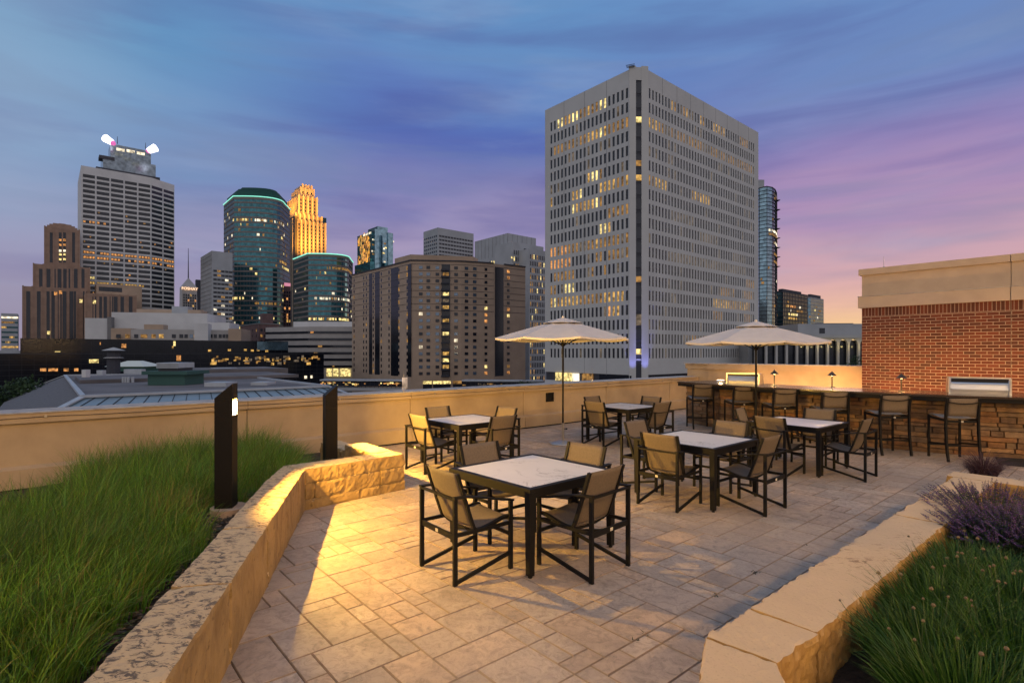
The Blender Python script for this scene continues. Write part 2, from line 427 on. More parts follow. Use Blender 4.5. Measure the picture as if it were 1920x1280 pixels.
# ------------------------------------------------------------------ brick building on the right
def brick_mat():
    m = bpy.data.materials.new('red_brick'); m.use_nodes = True; nt = m.node_tree; N, L = nt.nodes, nt.links; b = N['Principled BSDF']
    b.inputs['Roughness'].default_value = .85
    tc = N.new('ShaderNodeTexCoord'); sp = N.new('ShaderNodeSeparateXYZ'); L.new(tc.outputs['Object'], sp.inputs[0])
    cb = N.new('ShaderNodeCombineXYZ'); L.new(sp.outputs[0], cb.inputs[0]); L.new(sp.outputs[2], cb.inputs[1])
    cb2 = N.new('ShaderNodeCombineXYZ'); L.new(sp.outputs[2], cb2.inputs[0]); L.new(sp.outputs[0], cb2.inputs[1])
    def bt(vec, off=.5):
        t = N.new('ShaderNodeTexBrick'); t.inputs['Scale'].default_value = 1
        t.inputs['Brick Width'].default_value = .205; t.inputs['Row Height'].default_value = .0727; t.inputs['Mortar Size'].default_value = .0062
        t.inputs['Mortar Smooth'].default_value = .15; t.inputs['Bias'].default_value = -.1; t.offset = off
        t.inputs['Color1'].default_value = (.15, .034, .014, 1); t.inputs['Color2'].default_value = (.065, .018, .010, 1); t.inputs['Mortar'].default_value = (.34, .26, .19, 1)
        L.new(vec.outputs[0], t.inputs['Vector']); return t
    t1 = bt(cb)
    t2 = bt(cb2, 0.0); t2.inputs['Brick Width'].default_value = .30
    gt = N.new('ShaderNodeMath'); gt.operation = 'GREATER_THAN'; gt.inputs[1].default_value = 3.0 - .218 - .0
    L.new(sp.outputs[2], gt.inputs[0])
    # shift the soldier course so one brick fills the band
    ad = N.new('ShaderNodeMath'); ad.operation = 'ADD'; ad.inputs[1].default_value = .3 * 20 - 2.785 + .0; L.new(sp.outputs[2], ad.inputs[0]); L.new(ad.outputs[0], cb2.inputs[0])
    mx = N.new('ShaderNodeMix'); mx.data_type = 'RGBA'; L.new(gt.outputs[0], mx.inputs[0]); L.new(t1.outputs['Color'], mx.inputs[6]); L.new(t2.outputs['Color'], mx.inputs[7])
    fx = N.new('ShaderNodeMix'); fx.data_type = 'FLOAT'; L.new(gt.outputs[0], fx.inputs[0]); L.new(t1.outputs['Fac'], fx.inputs[2]); L.new(t2.outputs['Fac'], fx.inputs[3])
    n = N.new('ShaderNodeTexNoise'); n.inputs['Scale'].default_value = 30; n.inputs['Detail'].default_value = 6; L.new(tc.outputs['Object'], n.inputs['Vector'])
    mr = N.new('ShaderNodeMapRange'); mr.inputs['To Min'].default_value = .7; mr.inputs['To Max'].default_value = 1.25; L.new(n.outputs['Fac'], mr.inputs['Value'])
    mu = N.new('ShaderNodeMix'); mu.data_type = 'RGBA'; mu.blend_type = 'MULTIPLY'; mu.inputs[0].default_value = 1; L.new(mx.outputs[2], mu.inputs[6]); L.new(mr.outputs[0], mu.inputs[7])
    L.new(mu.outputs[2], b.inputs['Base Color'])
    sb = N.new('ShaderNodeMath'); sb.operation = 'MULTIPLY_ADD'; sb.inputs[1].default_value = -1; L.new(fx.outputs[0], sb.inputs[0]); 
    k = N.new('ShaderNodeMath'); k.operation = 'MULTIPLY'; k.inputs[1].default_value = .25; L.new(n.outputs['Fac'], k.inputs[0]); L.new(k.outputs[0], sb.inputs[2])
    bp = N.new('ShaderNodeBump'); bp.inputs['Strength'].default_value = .9; bp.inputs['Distance'].default_value = .008; L.new(sb.outputs[0], bp.inputs['Height']); L.new(bp.outputs[0], b.inputs['Normal'])
    return m
M['brick'] = brick_mat()
M['band'] = mat('cast_stone_band', (.40, .325, .26), .85, var=.08, vscale=2, bump=.4, bscale=150, bdist=.003, detail=8)
def brick_building():
    # local x runs along -V (to the right in view), local y along +U (away)
    s0 = along(uv(16.0, 0), V, 1616)
    root = empty('brick_building', uv(16.0, s0, 0), math.atan2(-V.y, -V.x), 'red brick building with tan stone cornice rising behind the bar counter', 'building')
    Lb = 12.0
    def bx(x0, x1, y0, y1, z0, z1): return MB().box(((x0 + x1) / 2, (y0 + y1) / 2, (z0 + z1) / 2), (x1 - x0, y1 - y0, z1 - z0))
    # rotation by that angle makes local y point towards -U? build with the sign that goes away from the terrace
    sgn = 1 if Vector((-math.sin(root.rotation_euler.z), math.cos(root.rotation_euler.z), 0)).dot(U) > 0 else -1
    bx(0, Lb, 0, sgn * 7, 0, 3.0).build('wall', M['brick'], root)
    xj = 2.86
    def band(y, z0, z1, name, x0, m=None):
        mb = MB()
        for a, b in ((x0, xj - .006), (xj + .006, Lb)): mb.box(((a + b) / 2, (sgn * 7 - sgn * y) / 2, (z0 + z1) / 2), (b - a, 7 + y, z1 - z0))
        return mb.build(name, m or M['band'], root)
    band(.07, 3.003, 3.29, 'lower_band', -.07)
    band(.075, 3.293, 3.305, 'flashing', -.075, M['precast_grey'])
    band(.0, 3.308, 3.84, 'frieze', 0)
    band(.06, 3.843, 4.0, 'cornice', -.06)
    MB().box((xj, sgn * (3.5 - .0015), 1.5), (.012, 7.008, 2.99)).build('expansion_joint', M['joint'], root)
    rod('lightning_rod', uv(16.2, along(uv(16.2, 0), V, 1657), 4.0), .30, 'thin lightning rod on top of the brick building')
brick_building()

# ------------------------------------------------------------------ curved bar with ledgestone face
T = [Vector(p) for p in ((4.36, 14.35), (4.85, 13.2), (5.45, 12.15), (6.1, 11.3), (6.80, 10.6), (7.7, 9.86), (8.7, 9.25), (9.9, 8.7), (11.2, 8.3))]
def smooth_path(P, n):
    out = []
    for i in range(len(P) - 1):
        p0 = P[max(i - 1, 0)]; p1 = P[i]; p2 = P[i + 1]; p3 = P[min(i + 2, len(P) - 1)]
        for k in range(n):
            t = k / n
            out.append(.5 * ((2 * p1) + (p2 - p0) * t + (2 * p0 - 5 * p1 + 4 * p2 - p3) * t * t + (3 * p1 - p0 - 3 * p2 + p3) * t ** 3))
    out.append(P[-1]); return out
TP = smooth_path(T, 6)
def offset(P, d):
    out = []
    for i, p in enumerate(P):
        t = (P[min(i + 1, len(P) - 1)] - P[max(i - 1, 0)]).normalized()
        n = Vector((-t.y, t.x)); 
        out.append(p + n * d)     # left of travel = away from camera
    return out
def strip_prism(mb, A, B, z0, z1, m=0):
    n = len(A)
    for i in range(n - 1):
        a0, a1, b0, b1 = A[i], A[i + 1], B[i], B[i + 1]
        mb.add([(a0.x, a0.y, z1), (a1.x, a1.y, z1), (b1.x, b1.y, z1), (b0.x, b0.y, z1), (a0.x, a0.y, z0), (a1.x, a1.y, z0), (b1.x, b1.y, z0), (b0.x, b0.y, z0)],
               [(0, 1, 2, 3), (7, 6, 5, 4), (0, 4, 5, 1), (3, 2, 6, 7)], m)
    for i in (0, n - 1):
        mb.add([(A[i].x, A[i].y, z0), (A[i].x, A[i].y, z1), (B[i].x, B[i].y, z1), (B[i].x, B[i].y, z0)], [(0, 1, 2, 3)], m)
def ledgestone_mat():
    return mat('ledgestone', (.25, .17, .10), .85, var=.28, vscale=9, bump=.8, bscale=28, attr='tone', detail=9, bdist=.02)
M['ledge'] = ledgestone_mat()
M['granite'] = mat('polished_granite', (.045, .032, .026), .16, col2=(.10, .07, .05), vscale=90, spec=.6, vlo=.5, vhi=.75)
def bar():
    root = empty('bar_counter', (7, 10.6, 0), 0, 'long curved outdoor bar counter faced in ledgestone with a dark granite top', 'bar')
    def loc(mb, name, m):
        o = mb.build(name, m, root); o.matrix_parent_inverse = Matrix.Translation(-root.location); return o
    mb = MB(); strip_prism(mb, TP, offset(TP, 1.25), 1.06, 1.10); loc(mb, 'countertop', M['granite'])
    mb = MB(); strip_prism(mb, offset(TP, .02), offset(TP, .3), .985, 1.057); loc(mb, 'support_rail', M['black_metal'])
    mb = MB(); core = offset(TP, .34); strip_prism(mb, core, offset(TP, 1.2), 0, 1.056); loc(mb, 'core', M['joint'])
    # stones
    rnd = random.Random(11); mb = MB(); cols = []
    L = [0]
    for p, q in zip(core[:-1], core[1:]): L.append(L[-1] + (q - p).length)
    def at(s):
        s = min(max(s, 0), L[-1] - 1e-4)
        i = next(k for k in range(len(L) - 1) if L[k + 1] > s); t = (s - L[i]) / (L[i + 1] - L[i])
        p = core[i].lerp(core[i + 1], t); d = (core[i + 1] - core[i]).normalized()
        return Vector((p.x, p.y, 0)), Vector((d.y, -d.x, 0))   # outward, towards camera
    z = .0; tones = [(1, .85, .7), (1.1, 1, .85), (.75, .62, .5), (1.25, 1.05, .8), (.85, .8, .75), (1.05, .75, .5), (.6, .5, .42)]
    while z < .97:
        h = min(rnd.choice((.045, .06, .07, .085, .11)), .985 - z)
        s = -.1 * rnd.random()
        while s < L[-1]:
            l = rnd.uniform(.18, .58) * (1.15 if h < .09 else .8); hh = h
            pr = rnd.uniform(.036, .06); g = .0022
            a, na = at(s + g); b, nb = at(s + l - g)
            j = lambda k=.004: rnd.uniform(-k, k)
            z0, z1 = z + g + j(.004), z + hh - g + j(.004)
            e = .009
            back = [a + Vector((0, 0, z0)), b + Vector((0, 0, z0 + j())), b + Vector((0, 0, z1)), a + Vector((0, 0, z1 + j()))]
            d = (b - a).normalized()
            fr = [a + na * (pr + j(.01)) + d * e + Vector((0, 0, z0 + e * .6)), b + nb * (pr + j(.01)) - d * e + Vector((0, 0, z0 + e * .6)), b + nb * (pr + j(.01)) - d * e + Vector((0, 0, z1 - e * .6)), a + na * (pr + j(.01)) + d * e + Vector((0, 0, z1 - e * .6))]
            mid = [p.lerp(q, .72) for p, q in zip(back, fr)]
            for m_, (p, q) in enumerate(zip(back, fr)): mid[m_] = Vector((p.x + (q.x - p.x) * .7, p.y + (q.y - p.y) * .7, p.z))
            mb.add(back + mid + fr, [(8, 9, 10, 11)] + [(4 + k, 4 + (k + 1) % 4, 8 + (k + 1) % 4, 8 + k) for k in range(4)] + [(k, (k + 1) % 4, 4 + (k + 1) % 4, 4 + k) for k in range(4)])
            t = rnd.choice(tones); f = rnd.uniform(.75, 1.15); cols += [(t[0] * f, t[1] * f, t[2] * f, 1)] * 9
            s += l
        z += h
    o = loc(mb, 'stone_face', M['ledge']); set_face_colors(o, cols)
bar()

# small hat lamps on the counter
def make_counter_lamp():
    root = empty('counter_lamp', (0, 0, 0), 0, '', 'lamp', 'hat-shaped lamps along the bar counter')
    MB().lathe([(.06, 0), (.06, .008), (.02, .018), (.001, .02)], 20).build('base', M['cap_metal'], root)
    MB().tube((0, 0, .015), (0, 0, .25), .014, .014, 12).tube((0, 0, .25), (0, 0, .275), .02, .02, 12).build('stem', M['cap_metal'], root)
    MB().lathe([(.085, .262), (.1, .258), (.088, .268), (.02, .335), (.009, .343), (.009, .36), (.002, .363)], 24).build('lamp_shade', M['cap_metal'], root)
    MB().lathe([(.004, .244), (.018, .248), (.022, .262), (.012, .275)], 12).build('bulb', M['bulb'], root)
    return root
M['bulb'] = mat('warm_bulb', (1, .8, .5), .3, emit=(1, .62, .25), es=30)
lampc = None
for px, py, lab in ((1452, 721.5, 'hat-shaped lamp on the bar just right of the left-hand grill'), (1560, 726, 'hat-shaped lamp on the bar before the glowing cream wall next to the bricks'), (1690, 733.5, 'hat-shaped lamp on the bar before the red brick wall')):
    Y = (EYE - 1.10) * F / (py - 660); p = on(px, Y, 1.1)
    if lampc is None: lampc = make_counter_lamp(); lampc.location = p; lampc['label'] = lab; r = lampc
    else: r = dup(lampc, p, 0, lab)
    ld = bpy.data.lights.new('counter_lamp_light', 'POINT'); ld.energy = 120; ld.color = (1, .58, .2); ld.shadow_soft_size = .02
    lo = bpy.data.objects.new('counter_lamp_light', ld); COL.objects.link(lo); lo.location = (0, 0, .225); lo.parent = r
    lo.location = (.0, .0, .228)
# added glowing disc imitating a pool of lamplight on the counter
pk = on(1351, (EYE - 1.10) * F / 54.5, 1.1)
pu = empty('pool_disc', pk, 0, 'glowing disc imitating a pool of light on the left end of the bar', 'lamp')
MB().lathe([(.1, 0), (.11, .01), (.1, .03)], 20).build('rim', M['steel'], pu)
MB().lathe([(.09, .031), (.09, .036), (.001, .04)], 20).build('glow_disc', mat('pool_glow', (1, .8, .5), .3, emit=(1, .72, .4), es=7), pu)
ld = bpy.data.lights.new('pool_glow', 'POINT'); ld.energy = 1.5; ld.color = (1, .6, .25); ld.shadow_soft_size = .05
lo = bpy.data.objects.new('pool_glow', ld); COL.objects.link(lo); lo.location = (0, 0, .12); lo.parent = pu

# built-in grills seen over the bar
def make_grill(w):
    root = empty('gas_grill', (0, 0, 0), 0, '', 'grill', 'stainless grills built into the bar')
    prof = [(-.24, .0), (-.25, .10), (-.22, .20), (-.15, .27), (-.04, .30), (.10, .30), (.2, .26), (.26, .15), (.27, .0)]
    mb = MB(); hw = w / 2
    vs = [(x, y, z) for x in (-hw, hw) for y, z in prof]; n = len(prof)
    mb.add(vs, [(k, k + 1, n + k + 1, n + k) for k in range(n - 1)]).build('hood', M['steel'], root)
    for sx in (-1, 1):
        mb = MB()
        pr2 = [(y * 1.04, z * 1.05 + (-.0 if z else 0)) for y, z in prof]
        vs = [(sx * hw + dx, y, z) for dx in (-.02, .02) for y, z in pr2]
        mb.add(vs, [tuple(range(n))[::-1], tuple(range(n, 2 * n))] + [(k, (k + 1) % n, n + (k + 1) % n, n + k) for k in range(n)]); mb.build('end_cap', M['steel'], root)
    MB().box((0, -.27, .265), (w, .03, .07)).build('vent_slot', M['dark_steel'], root)
    MB().box((0, -.285, .315), (w + .06, .05, .025)).build('top_trim', M['steel'], root)
    for sx in (-1, 1): MB().box((sx * (hw + .025), -.285, .15), (.03, .05, .30)).build('side_trim', M['steel'], root)
    MB().tube((-hw * .8, .33, .12), (hw * .8, .33, .12), .014, n=10).build('handle', M['steel'], root)
    return root
M['steel'].node_tree.nodes['Principled BSDF'].inputs['Roughness'].default_value = .3
g1 = make_grill(.80)
g1.location = on(1831, 10.15, 1.085); g1.rotation_euler = (0, 0, R(-33)); g1['label'] = 'stainless grill hood on the bar before the red brick wall'
g2 = dup(g1, on(1398, 13.35, 1.085), R(-38), 'stainless grill hood at the left end of the bar before the cream wall')
g2.scale = (.86, .9, .86)

# ground-mounted floodlights that wash the cream wall and the bricks behind the bar
def make_washer():
    root = empty('wall_washer', (0, 0, 0), 0, '', 'floodlight', 'floodlights on the ground behind the bar')
    MB().box((0, 0, .05), (.30, .12, .08)).build('housing', M['black_metal'], root)
    MB().box((0, 0, .093), (.27, .09, .006)).build('lamp_glass', M['bulb'], root)
    return root
w0 = None
for (u_, v_, e, lab) in ((16.2, 8.1, 60, 'small floodlight on the ground behind the bar, below the left end of the cream wall'), (16.2, 6.9, 150, 'small floodlight on the ground behind the bar, below the middle of the cream wall'),
                         (16.2, 5.6, 260, 'small floodlight on the ground behind the bar, where the cream wall meets the bricks'), (15.2, 4.1, 150, 'small floodlight on the ground behind the bar, below the left edge of the bricks'),
                         (15.2, 2.5, 150, 'small floodlight on the ground behind the bar, below the middle of the bricks'), (15.2, .9, 150, 'small floodlight on the ground behind the bar, below the right part of the bricks')):
    p = uv(u_, v_, 0)
    if w0 is None: w0 = make_washer(); w0.location = p; w0.rotation_euler = (0, 0, A0 + R(90)); w0['label'] = lab; r = w0
    else: r = dup(w0, p, A0 + R(90), lab)
    ld = bpy.data.lights.new('washer_light', 'SPOT'); ld.energy = e * .75; ld.color = (1, .50, .17); ld.spot_size = R(150); ld.spot_blend = 1.0; ld.shadow_soft_size = .06
    lo = bpy.data.objects.new('washer_light', ld); COL.objects.link(lo); lo.parent = r; lo.location = (0, 0, .16)
    lo.rotation_euler = Vector((0, -.35, 1)).to_track_quat('-Z', 'Y').to_euler()
# ------------------------------------------------------------------ limestone planter walls
def stone_mat(name, top, lichen, side_col, side_dark, llo, lhi):
    m = bpy.data.materials.new(name); m.use_nodes = True; nt = m.node_tree; N, L = nt.nodes, nt.links; b = N['Principled BSDF']; b.inputs['Roughness'].default_value = .9
    tc = N.new('ShaderNodeTexCoord'); co = tc.outputs['Object']
    def nz(s, det=8, r=.6, dist=0.0, sc=None):
        n = N.new('ShaderNodeTexNoise'); n.inputs['Scale'].default_value = s; n.inputs['Detail'].default_value = det; n.inputs['Roughness'].default_value = r; n.inputs['Distortion'].default_value = dist
        if sc:
            mp = N.new('ShaderNodeMapping'); mp.inputs['Scale'].default_value = sc; mp.inputs['Rotation'].default_value = (0, 0, R(30)); L.new(co, mp.inputs[0]); L.new(mp.outputs[0], n.inputs['Vector'])
        else: L.new(co, n.inputs['Vector'])
        return n.outputs['Fac']
    def rng(v_, a, b_):
        r_ = N.new('ShaderNodeMapRange'); r_.inputs['From Min'].default_value = a; r_.inputs['From Max'].default_value = b_; L.new(v_, r_.inputs['Value']); return r_.outputs[0]
    def mix(f, a, b_):
        x = N.new('ShaderNodeMix'); x.data_type = 'RGBA'; L.new(f, x.inputs[0])
        for s, v_ in ((6, a), (7, b_)):
            if isinstance(v_, tuple): x.inputs[s].default_value = v_ + (1,)
            else: L.new(v_, x.inputs[s])
        return x.outputs[2]
    def mul(a, b_):
        k = N.new('ShaderNodeMath'); k.operation = 'MULTIPLY'; L.new(a, k.inputs[0])
        if isinstance(b_, float): k.inputs[1].default_value = b_
        else: L.new(b_, k.inputs[1])
        return k.outputs[0]
    big = nz(1.1, 4, .5, 0, (1, 1, 1)); fine = nz(14.0, 10, .74, .7, (1, 1.7, 1)); spk = nz(70, 4, .6)
    lich = mul(rng(fine, llo, llo + .06), rng(big, lhi, lhi + .14))
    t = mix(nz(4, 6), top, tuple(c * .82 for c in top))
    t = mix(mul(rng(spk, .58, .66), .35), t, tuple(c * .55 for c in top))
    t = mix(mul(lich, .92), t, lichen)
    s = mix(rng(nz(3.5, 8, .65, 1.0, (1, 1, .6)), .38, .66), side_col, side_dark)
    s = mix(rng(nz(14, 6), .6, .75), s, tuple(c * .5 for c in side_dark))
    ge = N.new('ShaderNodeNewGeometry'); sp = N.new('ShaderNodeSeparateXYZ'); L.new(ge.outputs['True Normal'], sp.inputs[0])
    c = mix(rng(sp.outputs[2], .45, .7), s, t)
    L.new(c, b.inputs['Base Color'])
    bp = N.new('ShaderNodeBump'); bp.inputs['Strength'].default_value = .55; bp.inputs['Distance'].default_value = .012
    L.new(nz(38, 8, .7), bp.inputs['Height']); L.new(bp.outputs[0], b.inputs['Normal'])
    return m
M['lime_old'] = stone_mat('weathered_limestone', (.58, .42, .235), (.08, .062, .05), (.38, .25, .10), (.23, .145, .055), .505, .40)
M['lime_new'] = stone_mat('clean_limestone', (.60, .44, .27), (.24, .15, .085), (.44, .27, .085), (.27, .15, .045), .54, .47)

def rock_block(mb, quad, z0, z1, res=.03, amp=.012, side=.0, seed=0.0, top_amp=.003, bev=.0045):
    """quad: four plan points, ccw. A box lattice pushed about by 3-d noise, rougher on its sides than on its sawn top."""
    q = [Vector((p[0], p[1])) for p in quad]
    la = max((q[1] - q[0]).length, (q[2] - q[3]).length); lb = max((q[3] - q[0]).length, (q[2] - q[1]).length)
    na, nb, nc = max(2, int(la / res)), max(2, int(lb / res)), max(2, int((z1 - z0) / res))
    idx = {}; vs = []
    cen = (q[0] + q[1] + q[2] + q[3]) / 4
    def P(i, j, k):
        key = (i, j, k)
        if key in idx: return idx[key]
        a, b = i / na, j / nb
        p2 = q[0].lerp(q[1], a).lerp(q[3].lerp(q[2], a), b); z = z0 + (z1 - z0) * k / nc
        p = Vector((p2.x, p2.y, z)); s = Vector((seed, seed * 1.7, seed * .3))
        nrm = Vector((0, 0, 0))
        ax = (q[1] - q[0]).normalized(); bx_ = (q[3] - q[0]).normalized()
        if i == 0: nrm -= Vector((ax.x, ax.y, 0)) 
        if i == na: nrm += Vector((ax.x, ax.y, 0))
        if j == 0: nrm -= Vector((bx_.x, bx_.y, 0))
        if j == nb: nrm += Vector((bx_.x, bx_.y, 0))
        edge = (i in (0, na)) + (j in (0, nb)) + (k in (0, nc))
        n1 = noise.noise(p * 5 + s); n2 = noise.noise(p * 14 + s); n3 = noise.noise(p * 34 + s)
        d = n1 * amp * 1.0 + n2 * amp * 1.1 + n3 * amp * .9 + noise.noise(p * 70 + s) * amp * .35
        end = 0.25 if (i in (0, na)) and not (j in (0, nb)) else 1.0
        p += nrm * d * end
        if k in (0, nc) and k: p.z += top_amp * (n2 + n3)
        if edge >= 2:
            c2 = Vector((cen.x - p.x, cen.y - p.y, 0))
            p -= nrm * (bev * (1.0 + 1.2 * abs(n2)) * (.4 if k not in (0, nc) else 1))
            if k == nc: p.z -= bev * (.6 + abs(n3))
        idx[key] = len(vs); vs.append(p); return idx[key]
    fs = []
    for i in range(na):
        for j in range(nb):
            fs.append((P(i, j, nc), P(i + 1, j, nc), P(i + 1, j + 1, nc), P(i, j + 1, nc)))
    for k in range(nc):
        for i in range(na):
            fs.append((P(i, 0, k), P(i + 1, 0, k), P(i + 1, 0, k + 1), P(i, 0, k + 1)))
            fs.append((P(i + 1, nb, k), P(i, nb, k), P(i, nb, k + 1), P(i + 1, nb, k + 1)))
        for j in range(nb):
            fs.append((P(0, j + 1, k), P(0, j, k), P(0, j, k + 1), P(0, j + 1, k + 1)))
            fs.append((P(na, j, k), P(na, j + 1, k), P(na, j + 1, k + 1), P(na, j, k + 1)))
    mb.add(vs, fs)

ZT = .485
def left_wall():
    # outer (patio side) and inner edges of the top
    n = Vector((-1.16, 1.0)); 
    o = lambda Y: Vector((-1.495 - (Y - 2.44) * (2.445 - 1.495) / (6.41 - 2.44), Y))
    d = (o(6.41) - o(2.44)).normalized(); nn = Vector((-d.y, d.x)) * .335
    root = empty('planter_wall', (-2.0, 4.4, 0), 0, 'weathered limestone planter wall with dark lichen on top beside the grass bed', 'wall')
    mb = MB()
    cuts = [.55, 1.55, 2.28, 3.28, 4.35, 5.22, 5.95]
    for i, (a, b) in enumerate(zip(cuts[:-1], cuts[1:])):
        A, B = o(a) + d * .003, o(b) - d * .003
        rock_block(mb, [(A + nn)[:], A[:], B[:], (B + nn)[:]], -.005, ZT, .026 if a < 4.5 else .035, .017, seed=i * 3.1)
    A = o(5.95) + d * .003; C = Vector((-2.445, 6.43)); Ci = Vector((-2.80, 6.66))
    rock_block(mb, [(A + nn)[:], A[:], C[:], Ci[:]], -.005, ZT, .03, .014, seed=31)
    e = Vector((-1.46, 7.435)); d2 = (e - C).normalized(); n2 = Vector((-d2.y, d2.x)) * .34
    def seg(s0, s1, z0, z1, seed, amp=.0085):
        A = C + d2 * (s0 + .004); B = C + d2 * (s1 - .004)
        i0 = Ci if s0 == 0 else A + n2; 
        rock_block(mb, [A[:], B[:], (B + n2)[:], i0[:]], z0, z1, .028, amp, seed=seed)
    Ls = (e - C).length
    seg(0, .78, .315, ZT, 5.5); seg(.78, Ls, .315, ZT, 8.5)
    seg(0, .12, .12, .311, 2.1); seg(.12, 1.02, .12, .311, 12.5); seg(1.02, Ls, .12, .311, 17.5)
    seg(0, .72, -.005, .117, 22.5); seg(.72, Ls, -.005, .117, 26.5)
    # return towards the parapet
    E1 = e + n2
    d3 = Vector((V.x, V.y)); n3 = Vector((-d3.y, d3.x)) * .33
    P0 = e + d3 * .345; P1 = e + d3 * 1.25
    P0b = e + d3 * 1.26; P1b = e + d3 * 2.2
    rock_block(mb, [P0[:], P1[:], (P1 + n3)[:], (P0 + n3)[:]], -.005, ZT - .0, .035, .014, seed=41)
    rock_block(mb, [P0b[:], P1b[:], (P1b + n3)[:], (P0b + n3)[:]], -.005, .40, .035, .014, seed=47)
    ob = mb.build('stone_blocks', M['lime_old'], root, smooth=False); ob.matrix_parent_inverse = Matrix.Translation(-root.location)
    return o, nn, C, Ci, e, E1, P1b, n3
LW = left_wall()

def right_wall():
    root = empty('planter_wall', (3, 4, 0), 0, 'clean golden limestone planter wall around the flower bed at right', 'wall')
    mb = MB()
    u2, v2 = Vector((U.x, U.y)), Vector((V.x, V.y))
    O0 = Vector((.942, 2.66)); w = .352
    end = Vector((4.876, 6.13)); L1 = (end - O0).length
    js = [0, .62, 3.05, 4.25, L1]
    px_joint = [0]
    for px, py in ((1415.8, 1142.5), (1680, 963.7)):
        Y = (EYE - ZT) * F / (py - 660); p = Vector((tx(px) * Y, Y)); px_joint.append((p - O0).dot(u2))
    js = [0, px_joint[1], px_joint[2], px_joint[2] + .72, L1]
    for i, (a, b) in enumerate(zip(js[:-1], js[1:])):
        A = O0 + u2 * (a + .003); B = O0 + u2 * (b - .003)
        i0 = A - v2 * w; i1 = B - v2 * w
        if i == 0: i0 = Vector((1.186, 2.434))
        rock_block(mb, [i0[:], i1[:], B[:], A[:]], -.005, ZT, .026, .013, seed=51 + i * 4.4)
    # towards the camera
    d = Vector((-.40, -.915)).normalized(); 
    A = O0 - d * -.003 + d * .003; B = A + d * 1.1; I0 = Vector((1.183, 2.428)); I1 = Vector((1.183, 2.428)) + Vector((-.18, -.98)) * 1.05
    rock_block(mb, [B[:], I1[:], I0[:], A[:]], -.005, ZT, .026, .012, seed=77)
    # far leg, turning back along the bed
    A = end; cs = [0, .75, 2.0, 3.3]
    for i, (a, b) in enumerate(zip(cs[:-1], cs[1:])):
        p = end - v2 * (w * 0 + a + .003) + u2 * .003; q = end - v2 * (b - .003) + u2 * .003
        rock_block(mb, [q[:], (q + u2 * w)[:], (p + u2 * w)[:], p[:]], -.005, ZT, .03, .013, seed=91 + i * 3)
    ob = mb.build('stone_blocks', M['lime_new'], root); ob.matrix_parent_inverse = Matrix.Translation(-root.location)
right_wall()

# ------------------------------------------------------------------ soil
M['soil'] = mat('bark_mulch', (.075, .048, .032), .95, col2=(.025, .017, .012), vscale=25, bump=1.0, bscale=60, bdist=.03)
def ground_patch(name, poly, z, res=.12, amp=.03, seed=0, zf=lambda x, y: 0):
    xs = [p[0] for p in poly]; ys = [p[1] for p in poly]
    def inside(x, y):
        c = False; n = len(poly)
        for i in range(n):
            (x1, y1), (x2, y2) = poly[i], poly[(i + 1) % n]
            if (y1 > y) != (y2 > y) and x < (x2 - x1) * (y - y1) / (y2 - y1) + x1: c = not c
        return c
    mb = MB(); idx = {}
    def P(i, j):
        if (i, j) not in idx:
            x = min(xs) + i * res; y = min(ys) + j * res
            idx[(i, j)] = len(mb.v); mb.v.append((x, y, z + zf(x, y) + amp * noise.noise(Vector((x * 2, y * 2, seed))) + amp * .5 * noise.noise(Vector((x * 9, y * 9, seed)))))
        return idx[(i, j)]
    for i in range(int((max(xs) - min(xs)) / res) + 1):
        for j in range(int((max(ys) - min(ys)) / res) + 1):
            if inside(min(xs) + (i + .5) * res, min(ys) + (j + .5) * res):
                mb.f.append((P(i, j), P(i + 1, j), P(i + 1, j + 1), P(i, j + 1))); mb.m.append(0)
    return tag(mb.build(name, M['soil']), kind='structure'), inside
o_, nn_, C_, Ci_, e_, E1_, P1b_, n3_ = LW
bed_poly = [tuple(o_(.5) + nn_ * .5), tuple(o_(5.9) + nn_ * .5), tuple(Ci_ * .8 + C_ * .2), tuple(e_ + Vector((V.x, V.y)) * .3 + n3_ * .5), tuple(P1b_ + n3_ * .5), tuple(uv(4.2, 9.93)[:2]), tuple(uv(-4.5, 9.93)[:2]), (-7.5, 3.2), (-5.5, .5)]
SOILZ = .26
def soil_z(x, y):
    v_ = x * V.x + y * V.y
    t = min(1, max(0, (v_ - 5.6) / 2.6)); return SOILZ - (SOILZ - .03) * t * t * (3 - 2 * t)
ground_patch('planting_bed', bed_poly, 0, amp=.03, zf=soil_z)
rb_poly = [(1.1, .4), (1.16, 2.5), tuple((uv(3.0, .86))[:2]), tuple(uv(7.86, 1.15)[:2]), tuple(uv(7.9, -3.0)[:2]), tuple(uv(3.4, -2.2)[:2])]
rb_poly = [(1.05, .5), (1.12, 2.35), tuple((uv(3.0, 1.2))[:2]), tuple(uv(7.75, 1.2)[:2]), tuple(uv(7.85, -2.6)[:2]), (3.8, .3)]
SOILR = .20
ground_patch('flower_bed', rb_poly, SOILR, res=.09, amp=.04, seed=5)

